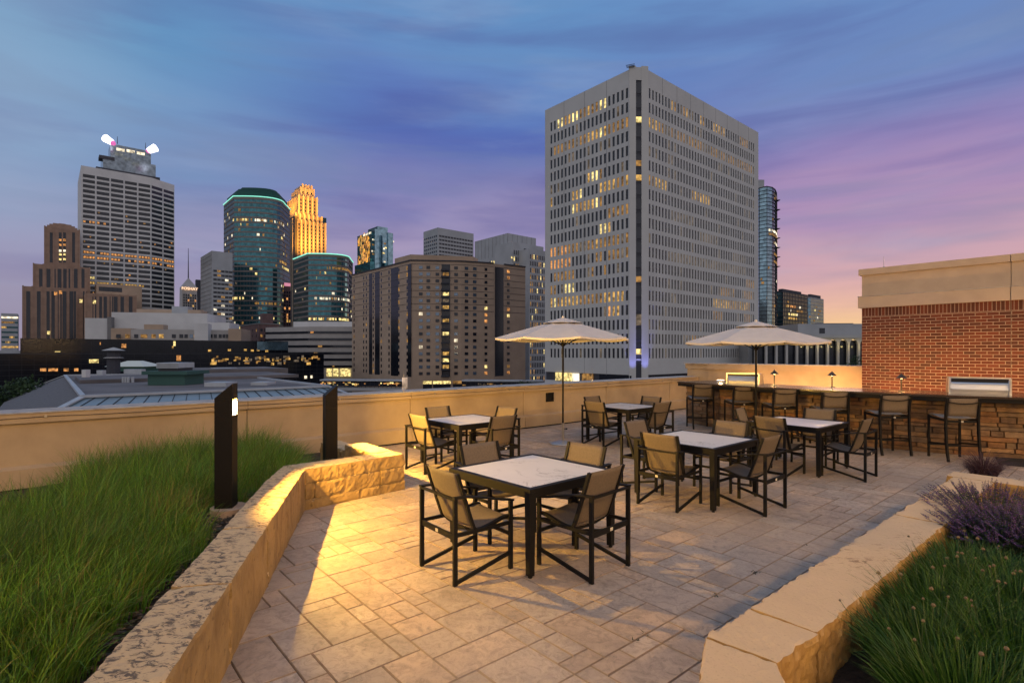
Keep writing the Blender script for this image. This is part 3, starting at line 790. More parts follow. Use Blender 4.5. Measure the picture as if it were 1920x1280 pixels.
# mulch stones
def pebbles(name, label, pts, mats):
    mb = MB(); rnd = random.Random(21)
    for x, y, z, r in pts:
        a = rnd.uniform(0, 3); pr = []
        for zz, rr in ((-.45, .6), (0, 1), (.35, .65)):
            for k in range(6):
                t = a + k * math.pi / 3; pr.append((x + math.cos(t) * r * rr * rnd.uniform(.7, 1.2), y + math.sin(t) * r * rr * rnd.uniform(.5, .9), z + zz * r * .7))
        mb.add(pr, [(k, (k + 1) % 6, 6 + (k + 1) % 6, 6 + k) for k in range(6)] + [(6 + k, 6 + (k + 1) % 6, 12 + (k + 1) % 6, 12 + k) for k in range(6)] + [tuple(range(12, 18))], rnd.randrange(len(mats)))
    return tag(mb.build(name, mats), label, 'gravel', kind='stuff')
rnd = random.Random(2)
M['peb1'] = mat('pebble_brown', (.19, .115, .07), .85, var=.3, vscale=40); M['peb2'] = mat('pebble_dark', (.07, .055, .045), .85, var=.3, vscale=40); M['peb3'] = mat('pebble_tan', (.30, .22, .15), .85, var=.3, vscale=40)
pts = []
for k in range(2600):
    s = rnd.uniform(.3, 3.5); w_ = rnd.uniform(-.02, .55)
    p = Vector((1.13, 1.6)) + (Vector((U.x, U.y)) * (s - .2)) - Vector((V.x, V.y)) * w_ if k % 2 else Vector((rnd.uniform(1.15, 2.6), rnd.uniform(1.2, 2.7)))
    if (Vector(p) - Vector((1.186, 2.434))).dot(Vector((V.x, V.y))) > -.03: continue
    pts.append((p[0], p[1], SOILR + .02 + rnd.uniform(-.01, .02), rnd.uniform(.012, .035)))
pebbles('mulch_stones', 'brown mulch stones along the inside of the right planter wall', pts, [M['peb1'], M['peb2'], M['peb3']])
pts = []
for k in range(2600):
    Y = rnd.uniform(1.2, 6.3); p = o_(Y) + nn_ * (1.0 + rnd.random() ** 1.5 * 1.3)
    pts.append((p.x, p.y, SOILZ + .015 + rnd.uniform(-.01, .02), rnd.uniform(.01, .026)))
pebbles('mulch_gravel', 'fine dark mulch gravel between the grass and the left planter wall', pts, [M['peb1'], M['peb2'], M['soil']])

# ------------------------------------------------------------------ blades
def blades(name, mats, base, height, lean, width, rs, segs=4, droop=1.0, tones=None, parent=None, loc=None):
    """base (n,3), height (n), lean (n) radians-ish, width (n). Tapered, bending strips."""
    n = len(base); ang = rs.uniform(0, 2 * np.pi, n) if lean.ndim == 1 else lean[:, 1]; ln = lean if lean.ndim == 1 else lean[:, 0]
    side = rs.uniform(0, 2 * np.pi, n)
    d = np.stack([np.cos(ang), np.sin(ang)], 1); s = np.stack([np.cos(side), np.sin(side)], 1)
    vs = np.zeros((n, (segs + 1) * 2, 3), np.float32)
    for k in range(segs + 1):
        t = k / segs; out = ln * height * (t ** (1.6 + .6 * droop)); up = height * (t - .5 * droop * (ln ** 2) * t ** 3)
        w = width * (1 - t ** 1.8) * .5 + .0003
        c = np.stack([base[:, 0] + d[:, 0] * out, base[:, 1] + d[:, 1] * out, base[:, 2] + up], 1)
        vs[:, 2 * k, :] = c - np.stack([s[:, 0] * w, s[:, 1] * w, 0 * w], 1); vs[:, 2 * k + 1, :] = c + np.stack([s[:, 0] * w, s[:, 1] * w, 0 * w], 1)
    m = (segs + 1) * 2
    q = np.array([[2 * k, 2 * k + 1, 2 * k + 3, 2 * k + 2] for k in range(segs)])
    fs = (q[None] + (np.arange(n) * m)[:, None, None]).reshape(-1, 4)
    me = bpy.data.meshes.new(name); nv = n * m; nf = len(fs)
    V_ = vs.reshape(-1, 3)
    if loc is not None: V_ = V_ - np.array(loc, np.float32)
    me.vertices.add(nv); me.vertices.foreach_set('co', V_.ravel())
    me.loops.add(nf * 4); me.loops.foreach_set('vertex_index', fs.ravel().astype(np.int32))
    me.polygons.add(nf); me.polygons.foreach_set('loop_start', np.arange(0, nf * 4, 4, dtype=np.int32))
    for mm in mats: me.materials.append(mm)
    if tones is None: tones = np.ones((n, 3))
    a = me.color_attributes.new('tone', 'FLOAT_COLOR', 'CORNER')
    c4 = np.ones((n, segs * 4, 4), np.float32); c4[:, :, :3] = tones[:, None, :]
    a.data.foreach_set('color', c4.ravel())
    me.polygons.foreach_set('use_smooth', np.ones(nf, bool))
    me.update(); me.validate()
    o = bpy.data.objects.new(name, me); COL.objects.link(o)
    if loc is not None: o.location = loc
    if parent: o.parent = parent
    return o
def leaf_mat(name, c, rough=.5, tr=.25):
    m = mat(name, c, rough, attr='tone', spec=.35)
    b = m.node_tree.nodes['Principled BSDF']; b.inputs['Transmission Weight'].default_value = 0
    nt = m.node_tree; t = nt.nodes.new('ShaderNodeBsdfTranslucent'); ms = nt.nodes.new('ShaderNodeMixShader'); ms.inputs[0].default_value = tr
    src = b.inputs['Base Color'].links[0].from_socket; nt.links.new(src, t.inputs[0])
    out = nt.nodes['Material Output']; nt.links.new(b.outputs[0], ms.inputs[1]); nt.links.new(t.outputs[0], ms.inputs[2]); nt.links.new(ms.outputs[0], out.inputs[0])
    return m
M['grass'] = leaf_mat('grass_blade', (.085, .19, .024))
M['chive'] = leaf_mat('chive_leaf', (.032, .090, .012), .5)
M['purple'] = leaf_mat('purple_leaf', (.09, .05, .055))
M['flower'] = leaf_mat('lavender_flower', (.13, .075, .17), .8)
M['catleaf'] = leaf_mat('catmint_leaf', (.07, .10, .055), .8)

def prairie():
    rs = np.random.RandomState(5)
    # grass bed: between the planter wall and a line running away to the left
    B = []
    def left_edge(Y): return -4.5 - (Y - 4.4) * .36 if Y > 4.4 else -4.5 - (4.4 - Y) * .05
    inner = lambda Y: (o_(Y) + nn_).x
    pts = []
    # clump centres give the tufted look
    cl = []
    while len(cl) < 1050:
        Y = rs.uniform(1.0, 8.9); x = rs.uniform(-5.9, -1.5)
        if Y < 5.95: hi = inner(Y) - .17 - .17 * abs(math.sin(Y * 2.3))
        elif Y < 7.0: hi = -2.95 + (Y - 5.95) * .45
        else: hi = -2.62 + (Y - 7.0) * -.5
        lo = left_edge(Y) - .12 * math.sin(Y * 3)
        if x < lo or x > hi: continue
        if uv(0, 0).y is None: pass
        P = Vector((x, Y, 0))
        if P.dot(V) > 9.55: continue
        if (x + 2.83) ** 2 + (Y - 5.38) ** 2 < .30 ** 2 or (x > -2.95 and 4.9 < Y < 5.6): continue
        if (x + 2.83) ** 2 + (Y - 5.44) ** 2 < .19 ** 2 or (x + 2.57) ** 2 + (Y - 7.6) ** 2 < .12 ** 2: continue
        cl.append((x, Y, min(1, (hi - x) / .5), min(1, (x - lo) / .35)))
    cl = np.array(cl)
    base, H, Ln, W_, T_ = [], [], [], [], []
    for x, Y, fr, fl in cl:
        n = int(np.clip(80 - Y * 3, 44, 74)); r = .12 * np.sqrt(rs.uniform(0, 1, n)); a = rs.uniform(0, 2 * np.pi, n)
        bx, by = x + r * np.cos(a), Y + r * np.sin(a)
        zg = soil_z(x, Y); h0 = .36 + (SOILZ - zg) * .95 + .06 * noise.noise(Vector((x * 1.3, Y * 1.3, 0)))
        h0 *= .66 + .34 * fr * (.5 + .5 * fl)
        h = h0 * rs.uniform(.5, 1.3, n) * (1 + .3 * noise.noise(Vector((x * 3.1, Y * 3.1, 3))))
        # lean outwards from the clump, plus wind to the right
        ox, oy = np.cos(a) * (r / .12) * .42, np.sin(a) * (r / .12) * .42
        wx, wy = ox + .17 + rs.normal(0, .24, n), oy + .03 + rs.normal(0, .24, n)
        l = np.hypot(wx, wy); ang = np.arctan2(wy, wx)
        base.append(np.stack([bx, by, np.full(n, zg)], 1)); H.append(h); Ln.append(np.stack([np.clip(l, 0, 1.05), ang], 1)); W_.append(rs.uniform(.0035, .0075, n) * (1.25 if Y < 3.6 else 1))
        g = (.55 + 1.25 * rs.uniform(0, 1, n) ** 1.6) * (1 + .45 * noise.noise(Vector((x * .9, Y * .9, 7)))); dry = rs.uniform(0, 1, n) < (.12 + (.35 if (x + 3.05) ** 2 + (Y - 5.2) ** 2 < .15 else 0))
        t = np.stack([g * rs.uniform(.85, 1.45, n), g, g * rs.uniform(.6, 1.1, n)], 1); t[dry] = np.array([3.4, 1.35, 2.6]) * rs.uniform(.5, 1, (dry.sum(), 1)); T_.append(t)
    o = blades('prairie_grass', [M['grass']], np.concatenate(base), np.concatenate(H), np.concatenate(Ln), np.concatenate(W_), rs, tones=np.concatenate(T_))
    tag(o, 'wind-blown green grass filling the bed left of the limestone wall', 'grass', kind='stuff')
prairie()

def clump(name, label, cat, p, n, r, h, lean, w, m, seed, group=None, droop=1.0, tone=(1, 1, 1), segs=5, extra=None):
    rs = np.random.RandomState(seed)
    a = rs.uniform(0, 2 * np.pi, n); q = np.sqrt(rs.uniform(0, 1, n)); rr = q * r
    base = np.stack([p[0] + rr * np.cos(a), p[1] + rr * np.sin(a), np.full(n, p[2])], 1)
    ln = np.stack([np.clip(lean * (.25 + .75 * q) + rs.normal(0, .12, n), 0, 1.25), a + rs.normal(0, .35, n)], 1)
    g = rs.uniform(.6, 1.4, n); tones = np.stack([g * tone[0] * rs.uniform(.9, 1.2, n), g * tone[1], g * tone[2]], 1)
    root = empty(name, p, 0, label, cat, group)
    blades('leaves', [m], base, h * rs.uniform(.6, 1.1, n), ln, np.full(n, w), rs, segs=segs, droop=droop, tones=tones, loc=p).parent = root
    for c in root.children: c.location = (0, 0, 0)
    return root, rs
# chive-like clumps with round seed heads
M['bud'] = mat('seed_head', (.14, .105, .06), .9); M['stalk'] = mat('stalk', (.05, .08, .03), .7)
cl = [((1.95, 2.32), 'dark green leafy clump in the bottom right corner, closest to the camera', 1.0), ((2.10, 2.74), 'dark green leafy clump by the mulch stones, nearest one touching the planter wall', .92),
      ((2.48, 2.68), 'dark green leafy clump at the right edge, above the bottom corner one', 1.0), ((2.48, 3.14), 'dark green leafy clump touching the middle of the right planter wall', .98),
      ((2.90, 3.10), 'dark green leafy clump at the right edge, halfway up the planting', 1.0), ((2.88, 3.50), 'dark green leafy clump on the planter wall, second below the purple flowers', .92),
      ((3.24, 3.46), 'dark green leafy clump at the right edge just below the purple flowers', .95), ((3.22, 3.84), 'dark green leafy clump on the planter wall, right below the purple flowers', .85),
      ((2.9, 2.55), 'dark green leafy clump just outside the right edge of the photo, lower of two', 1.0), ((3.45, 3.1), 'dark green leafy clump just outside the right edge of the photo, upper of two', 1.0)]
for i, ((x, y), lab, s) in enumerate(cl):
    root, rs = clump('leafy_clump', lab, 'plant', (x, y, SOILR), 1250, .25 * s, .37 * s, .66, .0105, M['chive'], 30 + i, 'dark green clumps in the right-hand planter', .8)
    for k in range(6):
        mb = MB(); ms = MB()
        a = rs.uniform(0, 6.28); r_ = .2 * math.sqrt(rs.uniform(0, 1)); b0 = Vector((r_ * math.cos(a), r_ * math.sin(a), 0)); t = b0 * 1.9 + Vector((rs.uniform(-.05, .05), rs.uniform(-.05, .05), .40 * s * rs.uniform(.85, 1.12)))
        mid = b0.lerp(t, .5) + Vector((0, 0, .03))
        ms.tube(b0, mid, .0018, n=5).tube(mid, t, .0018, .0014, n=5)
        rr = rs.uniform(.006, .012)
        mb.lathe([(.001, t.z - rr), (rr * .8, t.z - rr * .5), (rr, t.z), (rr * .7, t.z + rr * .6), (.001, t.z + rr * .9)], 7, (t.x, t.y, 0))
        mb.build('seed_head', M['bud'], ms.build('flower_stalk', M['stalk'], root))
# catmint in flower
def catmint(p, label, seed, s=1.0):
    rs = np.random.RandomState(seed); root = empty('catmint_plant', p, 0, label, 'plant', 'purple flowering plants in the right-hand planter')
    B, H, L_, W_ = [], [], [], []; mb = MB(); ms = MB(); mf = MB(); cols = []; lc = []
    for k in range(340):
        a = rs.uniform(0, 6.28); q = math.sqrt(rs.uniform(0, 1)); b0 = Vector((q * .18 * s * math.cos(a), q * .18 * s * math.sin(a), 0))
        t = Vector((q * .60 * s * math.cos(a), q * .60 * s * math.sin(a), (.50 - .17 * q * q) * s * rs.uniform(.8, 1.15)))
        mid = b0.lerp(t, .5) + Vector((0, 0, .06))
        ms.tube(b0, mid, .0018, n=4, caps=False); ms.tube(mid, t, .0018, .001, n=4, caps=False)
        # leaves along the stem
        for j in range(9):
            u_ = rs.uniform(.15, .8); c = b0.lerp(mid, u_ * 2) if u_ < .5 else mid.lerp(t, u_ * 2 - 1)
            an = rs.uniform(0, 6.28); d = Vector((math.cos(an), math.sin(an), rs.uniform(-.2, .5))); l = rs.uniform(.015, .035); sd = Vector((-d.y, d.x, 0)) * l * .35
            mf.add([c, c + d * l * .5 - sd, c + d * l, c + d * l * .5 + sd], [(0, 1, 2, 3)]); g = rs.uniform(.5, 1.3); lc.append((g, g, g, 1))
        # flower spike: whorls of tiny petals
        n = rs.randint(5, 9); up = (t - mid).normalized()
        for j in range(n):
            c = t - up * (.10 * (1 - j / n)); rr = .014 * (1 - .4 * j / n)
            for m_ in range(5):
                an = rs.uniform(0, 6.28); d = Vector((math.cos(an), math.sin(an), rs.uniform(-.3, .6))); sd = Vector((-d.y, d.x, .3)) * rr * .45
                mb.add([c, c + d * rr * .6 - sd, c + d * rr * 1.2, c + d * rr * .6 + sd], [(0, 1, 2, 3)]); g = rs.uniform(.5, 1.5); cols.append((g * rs.uniform(.8, 1.2), g * rs.uniform(.7, 1.1), g, 1))
    ms.build('stems', M['stalk'], root); f = mf.build('leaves', M['catleaf'], root); set_face_colors(f, lc); f = mb.build('flowers', M['flower'], root); set_face_colors(f, cols)
catmint((3.86, 4.34, SOILR), 'purple flowering plant spilling towards the planter wall, nearer of the three', 3, .86)
catmint((4.3, 4.86, SOILR), 'purple flowering plant behind the nearer one, beside the wall corner', 4, .95)
catmint((4.05, 4.12, SOILR), 'purple flowering plant at the right edge of the photo', 7, 1.0)
# purple fountain grass beyond the wall corner, in its own pot
pf = on(1845, 6.95, 0)
root, rs = clump('fountain_grass', 'spiky purple-brown grass tuft behind the corner of the right planter wall', 'plant', (pf.x, pf.y, .22), 620, .12, .47, 1.0, .0075, M['purple'], 77, None, 1.5)
pot = MB().lathe([(.12, -.22), (.15, -.1), (.17, .0), (.175, .02), (.15, .02), (.148, -.02), (.001, -.02)], 20).build('pot', mat('dark_pot', (.05, .035, .03), .6), root)
# dark mat beside the bar
mt = on(1925, 9.0, 0)
tag(MB().frame(Vector((mt.x + .35, mt.y - .02, .009)), Vector((.78, -.62, 0)), Vector((.62, .78, 0)), Vector((0, 0, 1)), 1.3, .85, .014).build('floor_mat', mat('rubber_mat', (.012, .012, .013), .8, bump=.6, bscale=120)), 'black rubber mat lying on the patio by the stone bar at the right edge', 'mat')

# ------------------------------------------------------------------ bollards
def bollard(p, az, h, label, on_=True, win=(.235, .16), base_r=.17):
    root = empty('bollard_light', p, az, label, 'bollard light', 'tall slanted bollard lights in the grass bed')
    s = .082; D = .05
    # local +x is the lit face; the top slopes up from local -x... towards +x
    zt, zb = h - win[0] + win[1] / 2 + .0, h - win[0] - win[1] / 2
    MB().box((0, 0, (zb) / 2), (2 * s, 2 * s, zb)).build('body', M['bollard'], root)
    mb = MB()
    mb.box((-.03, 0, (zb + zt) / 2 + .001), (2 * s - .06, 2 * s, zt - zb + .001))
    for sy in (-1, 1): mb.box((s - .03 - .0, sy * (s - .006), (zb + zt) / 2 + .001), (.06, .012, zt - zb + .001))
    # slanted head, highest on the lit side
    hi = h; lo = h - .14
    vs = [(-s, -s, zt), (s, -s, zt), (s, s, zt), (-s, s, zt), (-s, -s, lo), (s, -s, hi), (s, s, hi), (-s, s, lo)]
    mb.add([Vector(v_) + Vector((0, 0, .002)) for v_ in vs], [(3, 2, 1, 0), (4, 5, 6, 7), (0, 1, 5, 4), (1, 2, 6, 5), (2, 3, 7, 6), (3, 0, 4, 7)])
    mb.build('head', M['bollard'], root)
    MB().box((s - .058, 0, (zb + zt) / 2), (.004, 2 * s - .026, zt - zb - .004)).build('lamp_glass', M['lamp_on'], root)
    ld = bpy.data.lights.new('bollard_lamp', 'POINT'); ld.energy = 820; ld.color = (1.0, .55, .09); ld.shadow_soft_size = .012
    lo_ = bpy.data.objects.new('bollard_lamp', ld); COL.objects.link(lo_); lo_.location = (s - .042, 0, (zb + zt) / 2 - .01); lo_.parent = root
    return root
M['lamp_on'] = mat('bollard_glass', (.0, .0, .0), 1.0, spec=.0, emit=(1.0, .70, .26), es=1.15)
b1 = on(424, 5.44); bollard((b1.x, b1.y, .33), R(10), 1.225, 'tall dark slanted bollard light showing its lit window, nearer the camera')
MB_ = MB().lathe([(.17, -.2), (.17, .0), (.001, .001)], 28).build('concrete_footing', mat('footing', (.34, .25, .19), .9, var=.2, bump=.4, bscale=60))
tag(MB_, 'round tan concrete footing under the nearer bollard light', 'footing'); MB_.location = (b1.x + .03, b1.y, .328)
b2 = on(619, 7.6); bollard((b2.x, b2.y, .25), R(32), 1.16, 'tall dark slanted bollard light by the parapet, its lit window turned away')
# ------------------------------------------------------------------ tables, chairs, stools, umbrellas
def marble_mat():
    m = mat('marble_top', (.72, .70, .69), .3, var=.03, vscale=3)
    nt = m.node_tree; N, L = nt.nodes, nt.links; b = N['Principled BSDF']; src = b.inputs['Base Color'].links[0].from_socket
    tc = [n for n in N if n.type == 'TEX_COORD'][0]; oi = N.new('ShaderNodeObjectInfo'); ad = N.new('ShaderNodeVectorMath'); ad.operation = 'ADD'
    ml = N.new('ShaderNodeMath'); ml.operation = 'MULTIPLY'; ml.inputs[1].default_value = 37; L.new(oi.outputs['Random'], ml.inputs[0])
    L.new(tc.outputs['Object'], ad.inputs[0]); L.new(ml.outputs[0], ad.inputs[1])
    n = N.new('ShaderNodeTexNoise'); n.inputs['Scale'].default_value = 2.4; n.inputs['Detail'].default_value = 7; n.inputs['Distortion'].default_value = 1.1; n.inputs['Roughness'].default_value = .6; L.new(ad.outputs[0], n.inputs['Vector'])
    s = N.new('ShaderNodeMath'); s.operation = 'SUBTRACT'; s.inputs[1].default_value = .5; L.new(n.outputs['Fac'], s.inputs[0])
    a = N.new('ShaderNodeMath'); a.operation = 'ABSOLUTE'; L.new(s.outputs[0], a.inputs[0])
    r = N.new('ShaderNodeMapRange'); r.inputs['From Min'].default_value = 0; r.inputs['From Max'].default_value = .018; r.inputs['To Min'].default_value = 1; r.inputs['To Max'].default_value = 0; L.new(a.outputs[0], r.inputs['Value'])
    n2 = N.new('ShaderNodeTexNoise'); n2.inputs['Scale'].default_value = 1.7; n2.inputs['Detail'].default_value = 4; L.new(ad.outputs[0], n2.inputs['Vector'])
    r2 = N.new('ShaderNodeMapRange'); r2.inputs['From Min'].default_value = .48; r2.inputs['From Max'].default_value = .62; L.new(n2.outputs['Fac'], r2.inputs['Value'])
    k = N.new('ShaderNodeMath'); k.operation = 'MULTIPLY'; L.new(r.outputs[0], k.inputs[0]); L.new(r2.outputs[0], k.inputs[1])
    k2 = N.new('ShaderNodeMath'); k2.operation = 'MULTIPLY'; k2.inputs[1].default_value = .75; L.new(k.outputs[0], k2.inputs[0])
    x = N.new('ShaderNodeMix'); x.data_type = 'RGBA'; L.new(k2.outputs[0], x.inputs[0]); L.new(src, x.inputs[6]); x.inputs[7].default_value = (.16, .14, .14, 1)
    L.new(x.outputs[2], b.inputs['Base Color']); return m
M['marble'] = marble_mat()
BM = M['black_metal']
def make_table():
    root = empty('dining_table', (0, 0, 0), 0, '', 'table', 'square patio tables')
    s = .57; h = .74
    mb = MB()
    for k in range(4):
        c, d = math.cos(k * math.pi / 2), math.sin(k * math.pi / 2); X = Vector((c, d, 0)); Y_ = Vector((-d, c, 0))
        # mitred rim piece
        a, b = s, s - .055
        pts = [X * a - Y_ * a, X * a + Y_ * a, X * b + Y_ * b, X * b - Y_ * b]
        vs = [p + Vector((0, 0, z)) for z in (h - .028, h) for p in pts]
        mb.add(vs, [(3, 2, 1, 0), (4, 5, 6, 7)] + [(i, (i + 1) % 4, 4 + (i + 1) % 4, 4 + i) for i in range(4)])
    mb.build('rim', BM, root)
    mb = MB()
    for k in range(4):
        c, d = math.cos(k * math.pi / 2), math.sin(k * math.pi / 2); X = Vector((c, d, 0)); Y_ = Vector((-d, c, 0))
        mb.frame(X * (s - .028) + Vector((0, 0, h - .056)), Y_, X, Vector((0, 0, 1)), 2 * s - .13, .03, .052)
    mb.build('apron', BM, root)
    MB().box((0, 0, h - .012), (2 * s - .112, 2 * s - .112, .020)).build('tabletop', M['marble'], root)
    MB().box((0, 0, h - .035), (2 * s - .12, .05, .022)).build('brace', BM, root)
    for sx in (-1, 1):
        for sy in (-1, 1):
            mb = MB(); x, y = sx * (s - .034), sy * (s - .034)
            a, b = .026, .033
            pl = [(x - a, y - a), (x + a, y - a), (x + a, y + a), (x - a, y + a)]; pu_ = [(x - b, y - b), (x + b, y - b), (x + b, y + b), (x - b, y + b)]
            mb.prism(pl, .02, h - .03, poly1=pu_)
            l = mb.build('leg', BM, root)
            MB().lathe([(.018, 0), (.02, .008), (.008, .01), (.008, .02)], 12, (x, y, 0)).build('foot_glide', BM, l)
    return root
def sheet(mb, rows, th=.004):
    """rows: list of lists of points (a grid); a thin sheet of real thickness"""
    nr, nc = len(rows), len(rows[0]); P = [Vector(p) for r in rows for p in r]; nrm = []
    for i in range(nr):
        for j in range(nc):
            a = P[min(i + 1, nr - 1) * nc + j] - P[max(i - 1, 0) * nc + j]; b = P[i * nc + min(j + 1, nc - 1)] - P[i * nc + max(j - 1, 0)]
            nrm.append(a.cross(b).normalized())
    n = nr * nc; vs = [p + q * th / 2 for p, q in zip(P, nrm)] + [p - q * th / 2 for p, q in zip(P, nrm)]; fs = []
    for i in range(nr - 1):
        for j in range(nc - 1):
            a = i * nc + j; fs.append((a, a + 1, a + nc + 1, a + nc)); fs.append((n + a + nc, n + a + nc + 1, n + a + 1, n + a))
    for j in range(nc - 1):
        fs.append((j + 1, j, n + j, n + j + 1)); a = (nr - 1) * nc + j; fs.append((a, a + 1, n + a + 1, n + a))
    for i in range(nr - 1):
        a = i * nc; fs.append((a, a + nc, n + a + nc, n + a)); a = i * nc + nc - 1; fs.append((a + nc, a, n + a, n + a + nc))
    return mb.add(vs, fs)
SIDE = [(-.245, .885), (-.20, .75), (-.155, .62), (-.11, .49), (-.085, .425), (-.06, .40), (.0, .398), (.10, .418), (.20, .445), (.28, .455), (.325, .445)]
def make_chair():
    root = empty('dining_chair', (0, 0, 0), 0, '', 'chair', 'sling armchairs around the patio tables')
    W = .265
    for sy in (-1, 1):
        MB().bar((-.28, sy * W, 0), (-.28, sy * W, .695), .026, .034, up=(1, 0, 0)).build('leg', BM, root)
        MB().bar((.29, sy * W, 0), (.29, sy * W, .585), .026, .034, up=(1, 0, 0)).build('leg', BM, root)
        MB().path([(-.298, sy * W, .703), (-.18, sy * (W + .004), .697), (-.02, sy * (W + .006), .668), (.14, sy * (W + .004), .627), (.312, sy * W, .592)], .046, .014).build('armrest', BM, root)
        MB().bar((-.265, sy * W, .022), (.275, sy * W, .14), .022, .028).build('floor_rail', BM, root)
        MB().path([(x, sy * .243, z) for x, z in SIDE], .024, .032, up=(0, 1, 0)).build('side_rail', BM, root)
        MB().bar((.27, sy * W, .40), (-.27, sy * W, .40), .018, .03).build('seat_rail', BM, root)
    MB().bar((-.28, -W, .688), (-.28, W, .688), .03, .016).build('back_bar', BM, root)
    lb = MB().bar((-.28, -W + .01, .385), (-.28, W - .01, .385), .018, .045).build('rear_rail', BM, root)
    MB().box((-.291, .0, .385), (.004, .034, .026)).build('maker_tag', M['logo'], lb)
    MB().bar((.29, -W, .30), (.29, W, .30), .018, .028).build('front_rail', BM, root)
    MB().path([(-.05, -.23, .388), (-.04, -.12, .365), (-.035, 0, .355), (-.04, .12, .365), (-.05, .23, .388)], .018, .018).build('seat_brace', BM, root)
    def surf(idx, sag, bowx, n=8, dense=3):
        rows = []
        pts = [Vector((x, 0, z)) for x, z in SIDE[idx]]
        fine = []
        for a, b in zip(pts[:-1], pts[1:]):
            for k in range(dense): fine.append(a.lerp(b, k / dense))
        fine.append(pts[-1])
        for p in fine:
            rows.append([(p.x - bowx * (1 - (2 * j / n - 1) ** 2), .236 * (2 * j / n - 1), p.z - sag * (1 - (2 * j / n - 1) ** 2)) for j in range(n + 1)])
        mb = MB(); sheet(mb, rows); return mb
    surf(slice(0, 5), 0, .014).build('back_sling', M['sling'], root, smooth=True)
    surf(slice(4, 11), .016, 0).build('seat_sling', M['sling'], root, smooth=True)
    return root
def make_stool():
    root = empty('bar_stool', (0, 0, 0), 0, '', 'bar stool', 'bar stools along the stone bar')
    W = .25
    for sy in (-1, 1):
        MB().path([(-.31, sy * W, 0), (-.285, sy * W, .12), (-.26, sy * W, .28), (-.24, sy * W, .50), (-.235, sy * W, .74), (-.25, sy * W, .92), (-.285, sy * W, 1.09)], .044, .030, up=(0, 1, 0)).build('rear_post', BM, root)
        MB().bar((.25, sy * W, 0), (.25, sy * W, .745), .03, .034).build('leg', BM, root)
        MB().bar((-.225, sy * W, .70), (.235, sy * W, .715), .02, .04).build('seat_rail', BM, root)
        MB().bar((-.235, sy * W, .30), (.24, sy * W, .25), .018, .028).build('footrest', BM, root)
    MB().bar((.25, -W, .22), (.25, W, .22), .018, .03).build('footrest', BM, root)
    MB().bar((-.235, -W + .015, .27), (-.235, W - .015, .27), .016, .022).build('stretcher', BM, root)
    lb = MB().bar((-.222, -W + .015, .685), (-.222, W - .015, .685), .016, .04).build('rear_rail', BM, root)
    MB().box((-.2445, .0, .685), (.004, .034, .026)).build('maker_tag', M['logo'], lb)
    MB().path([(-.285, -W + .02, 1.02), (-.305, -.12, .998), (-.31, 0, .992), (-.305, .12, .998), (-.285, W - .02, 1.02)], .012, .016).build('back_bar', BM, root)
    n = 8
    rows = [[(x - .012 * (1 - (2 * j / n - 1) ** 2), .222 * (2 * j / n - 1), z) for j in range(n + 1)] for x, z in ((-.275, 1.08), (-.262, 1.0), (-.25, .92), (-.24, .84), (-.235, .775))]
    mb = MB(); sheet(mb, rows); mb.build('back_sling', M['sling'], root, smooth=True)
    rows = [[(x, .24 * (2 * j / n - 1), z - .018 * (1 - (2 * j / n - 1) ** 2)) for j in range(n + 1)] for x, z in ((-.235, .76), (-.18, .74), (-.08, .735), (.03, .75), (.13, .77), (.20, .778), (.25, .765), (.27, .74))]
    mb = MB(); sheet(mb, rows); mb.build('seat_sling', M['seat_blue'], root, smooth=True)
    return root
M['seat_blue'] = mat('seat_sling_grey', (.22, .21, .20), .45, spec=.6, bump=.2, bscale=400, bdist=.001)

NAMES = {'T1': 'nearest table in front', 'T2': 'middle table', 'T3': 'back-left table by the parapet', 'T4': 'table by the stone bar', 'T5': 'farthest table'}
TAB = {'T1': (.19, 5.27, 42, 'square marble-topped patio table closest to the camera, in the middle foreground'),
       'T2': (2.41, 7.13, 41, 'square marble-topped table second from the front, left of the one by the bar'),
       'T3': (-.76, 9.17, 41, 'square marble-topped patio table by the parapet, left behind the closest table'),
       'T4': (4.65, 8.86, 39, 'square marble-topped patio table nearest the stone bar and stools'),
       'T5': (2.36, 11.45, 40, 'small-looking square marble-topped table farthest back, right of the umbrella pole')}
t0 = None
for k, (x, y, a, lab) in TAB.items():
    if t0 is None: t0 = make_table(); t0.location = (x, y, 0); t0.rotation_euler = (0, 0, R(a)); t0['label'] = lab
    else: dup(t0, (x, y, 0), R(a), lab)
# chairs: side -> (direction from the table centre, words)
DIST = {('T1', 'NL'): (.80, -3, 0), ('T1', 'NR'): (.66, 3, 0), ('T1', 'FL'): (.585, -2, 0), ('T1', 'FR'): (.585, 2, 0),
        ('T2', 'NL'): (.62, 3, 0), ('T2', 'NR'): (.74, 0, 0), ('T2', 'FL'): (.72, 0, 0), ('T2', 'FR'): (.70, 0, 0),
        ('T3', 'NL'): (.72, 2, 0), ('T3', 'NR'): (.74, -2, 0), ('T3', 'FL'): (.66, 0, 0), ('T3', 'FR'): (.66, 3, 0),
        ('T4', 'NL'): (.70, -4, 0), ('T4', 'NR'): (.78, 3, -.06), ('T4', 'FL'): (.72, 12, 0), ('T4', 'FR'): (.66, 3, 0),
        ('T5', 'NL'): (.72, 3, 0), ('T5', 'NR'): (.72, -5, 0), ('T5', 'FL'): (.66, 0, 0), ('T5', 'FR'): (.72, 0, 0)}
WORD = {'NL': 'near left', 'NR': 'near right', 'FL': 'far left', 'FR': 'far right'}
EXTRA = {('T1', 'NL'): 'brown sling armchair with its back to us at the near left of the nearest table',
         ('T1', 'NR'): 'brown sling armchair with its back to us at the near right of the nearest table',
         ('T3', 'NL'): 'armchair glowing yellow in the bollard light, at the back-left table'}
c0 = None
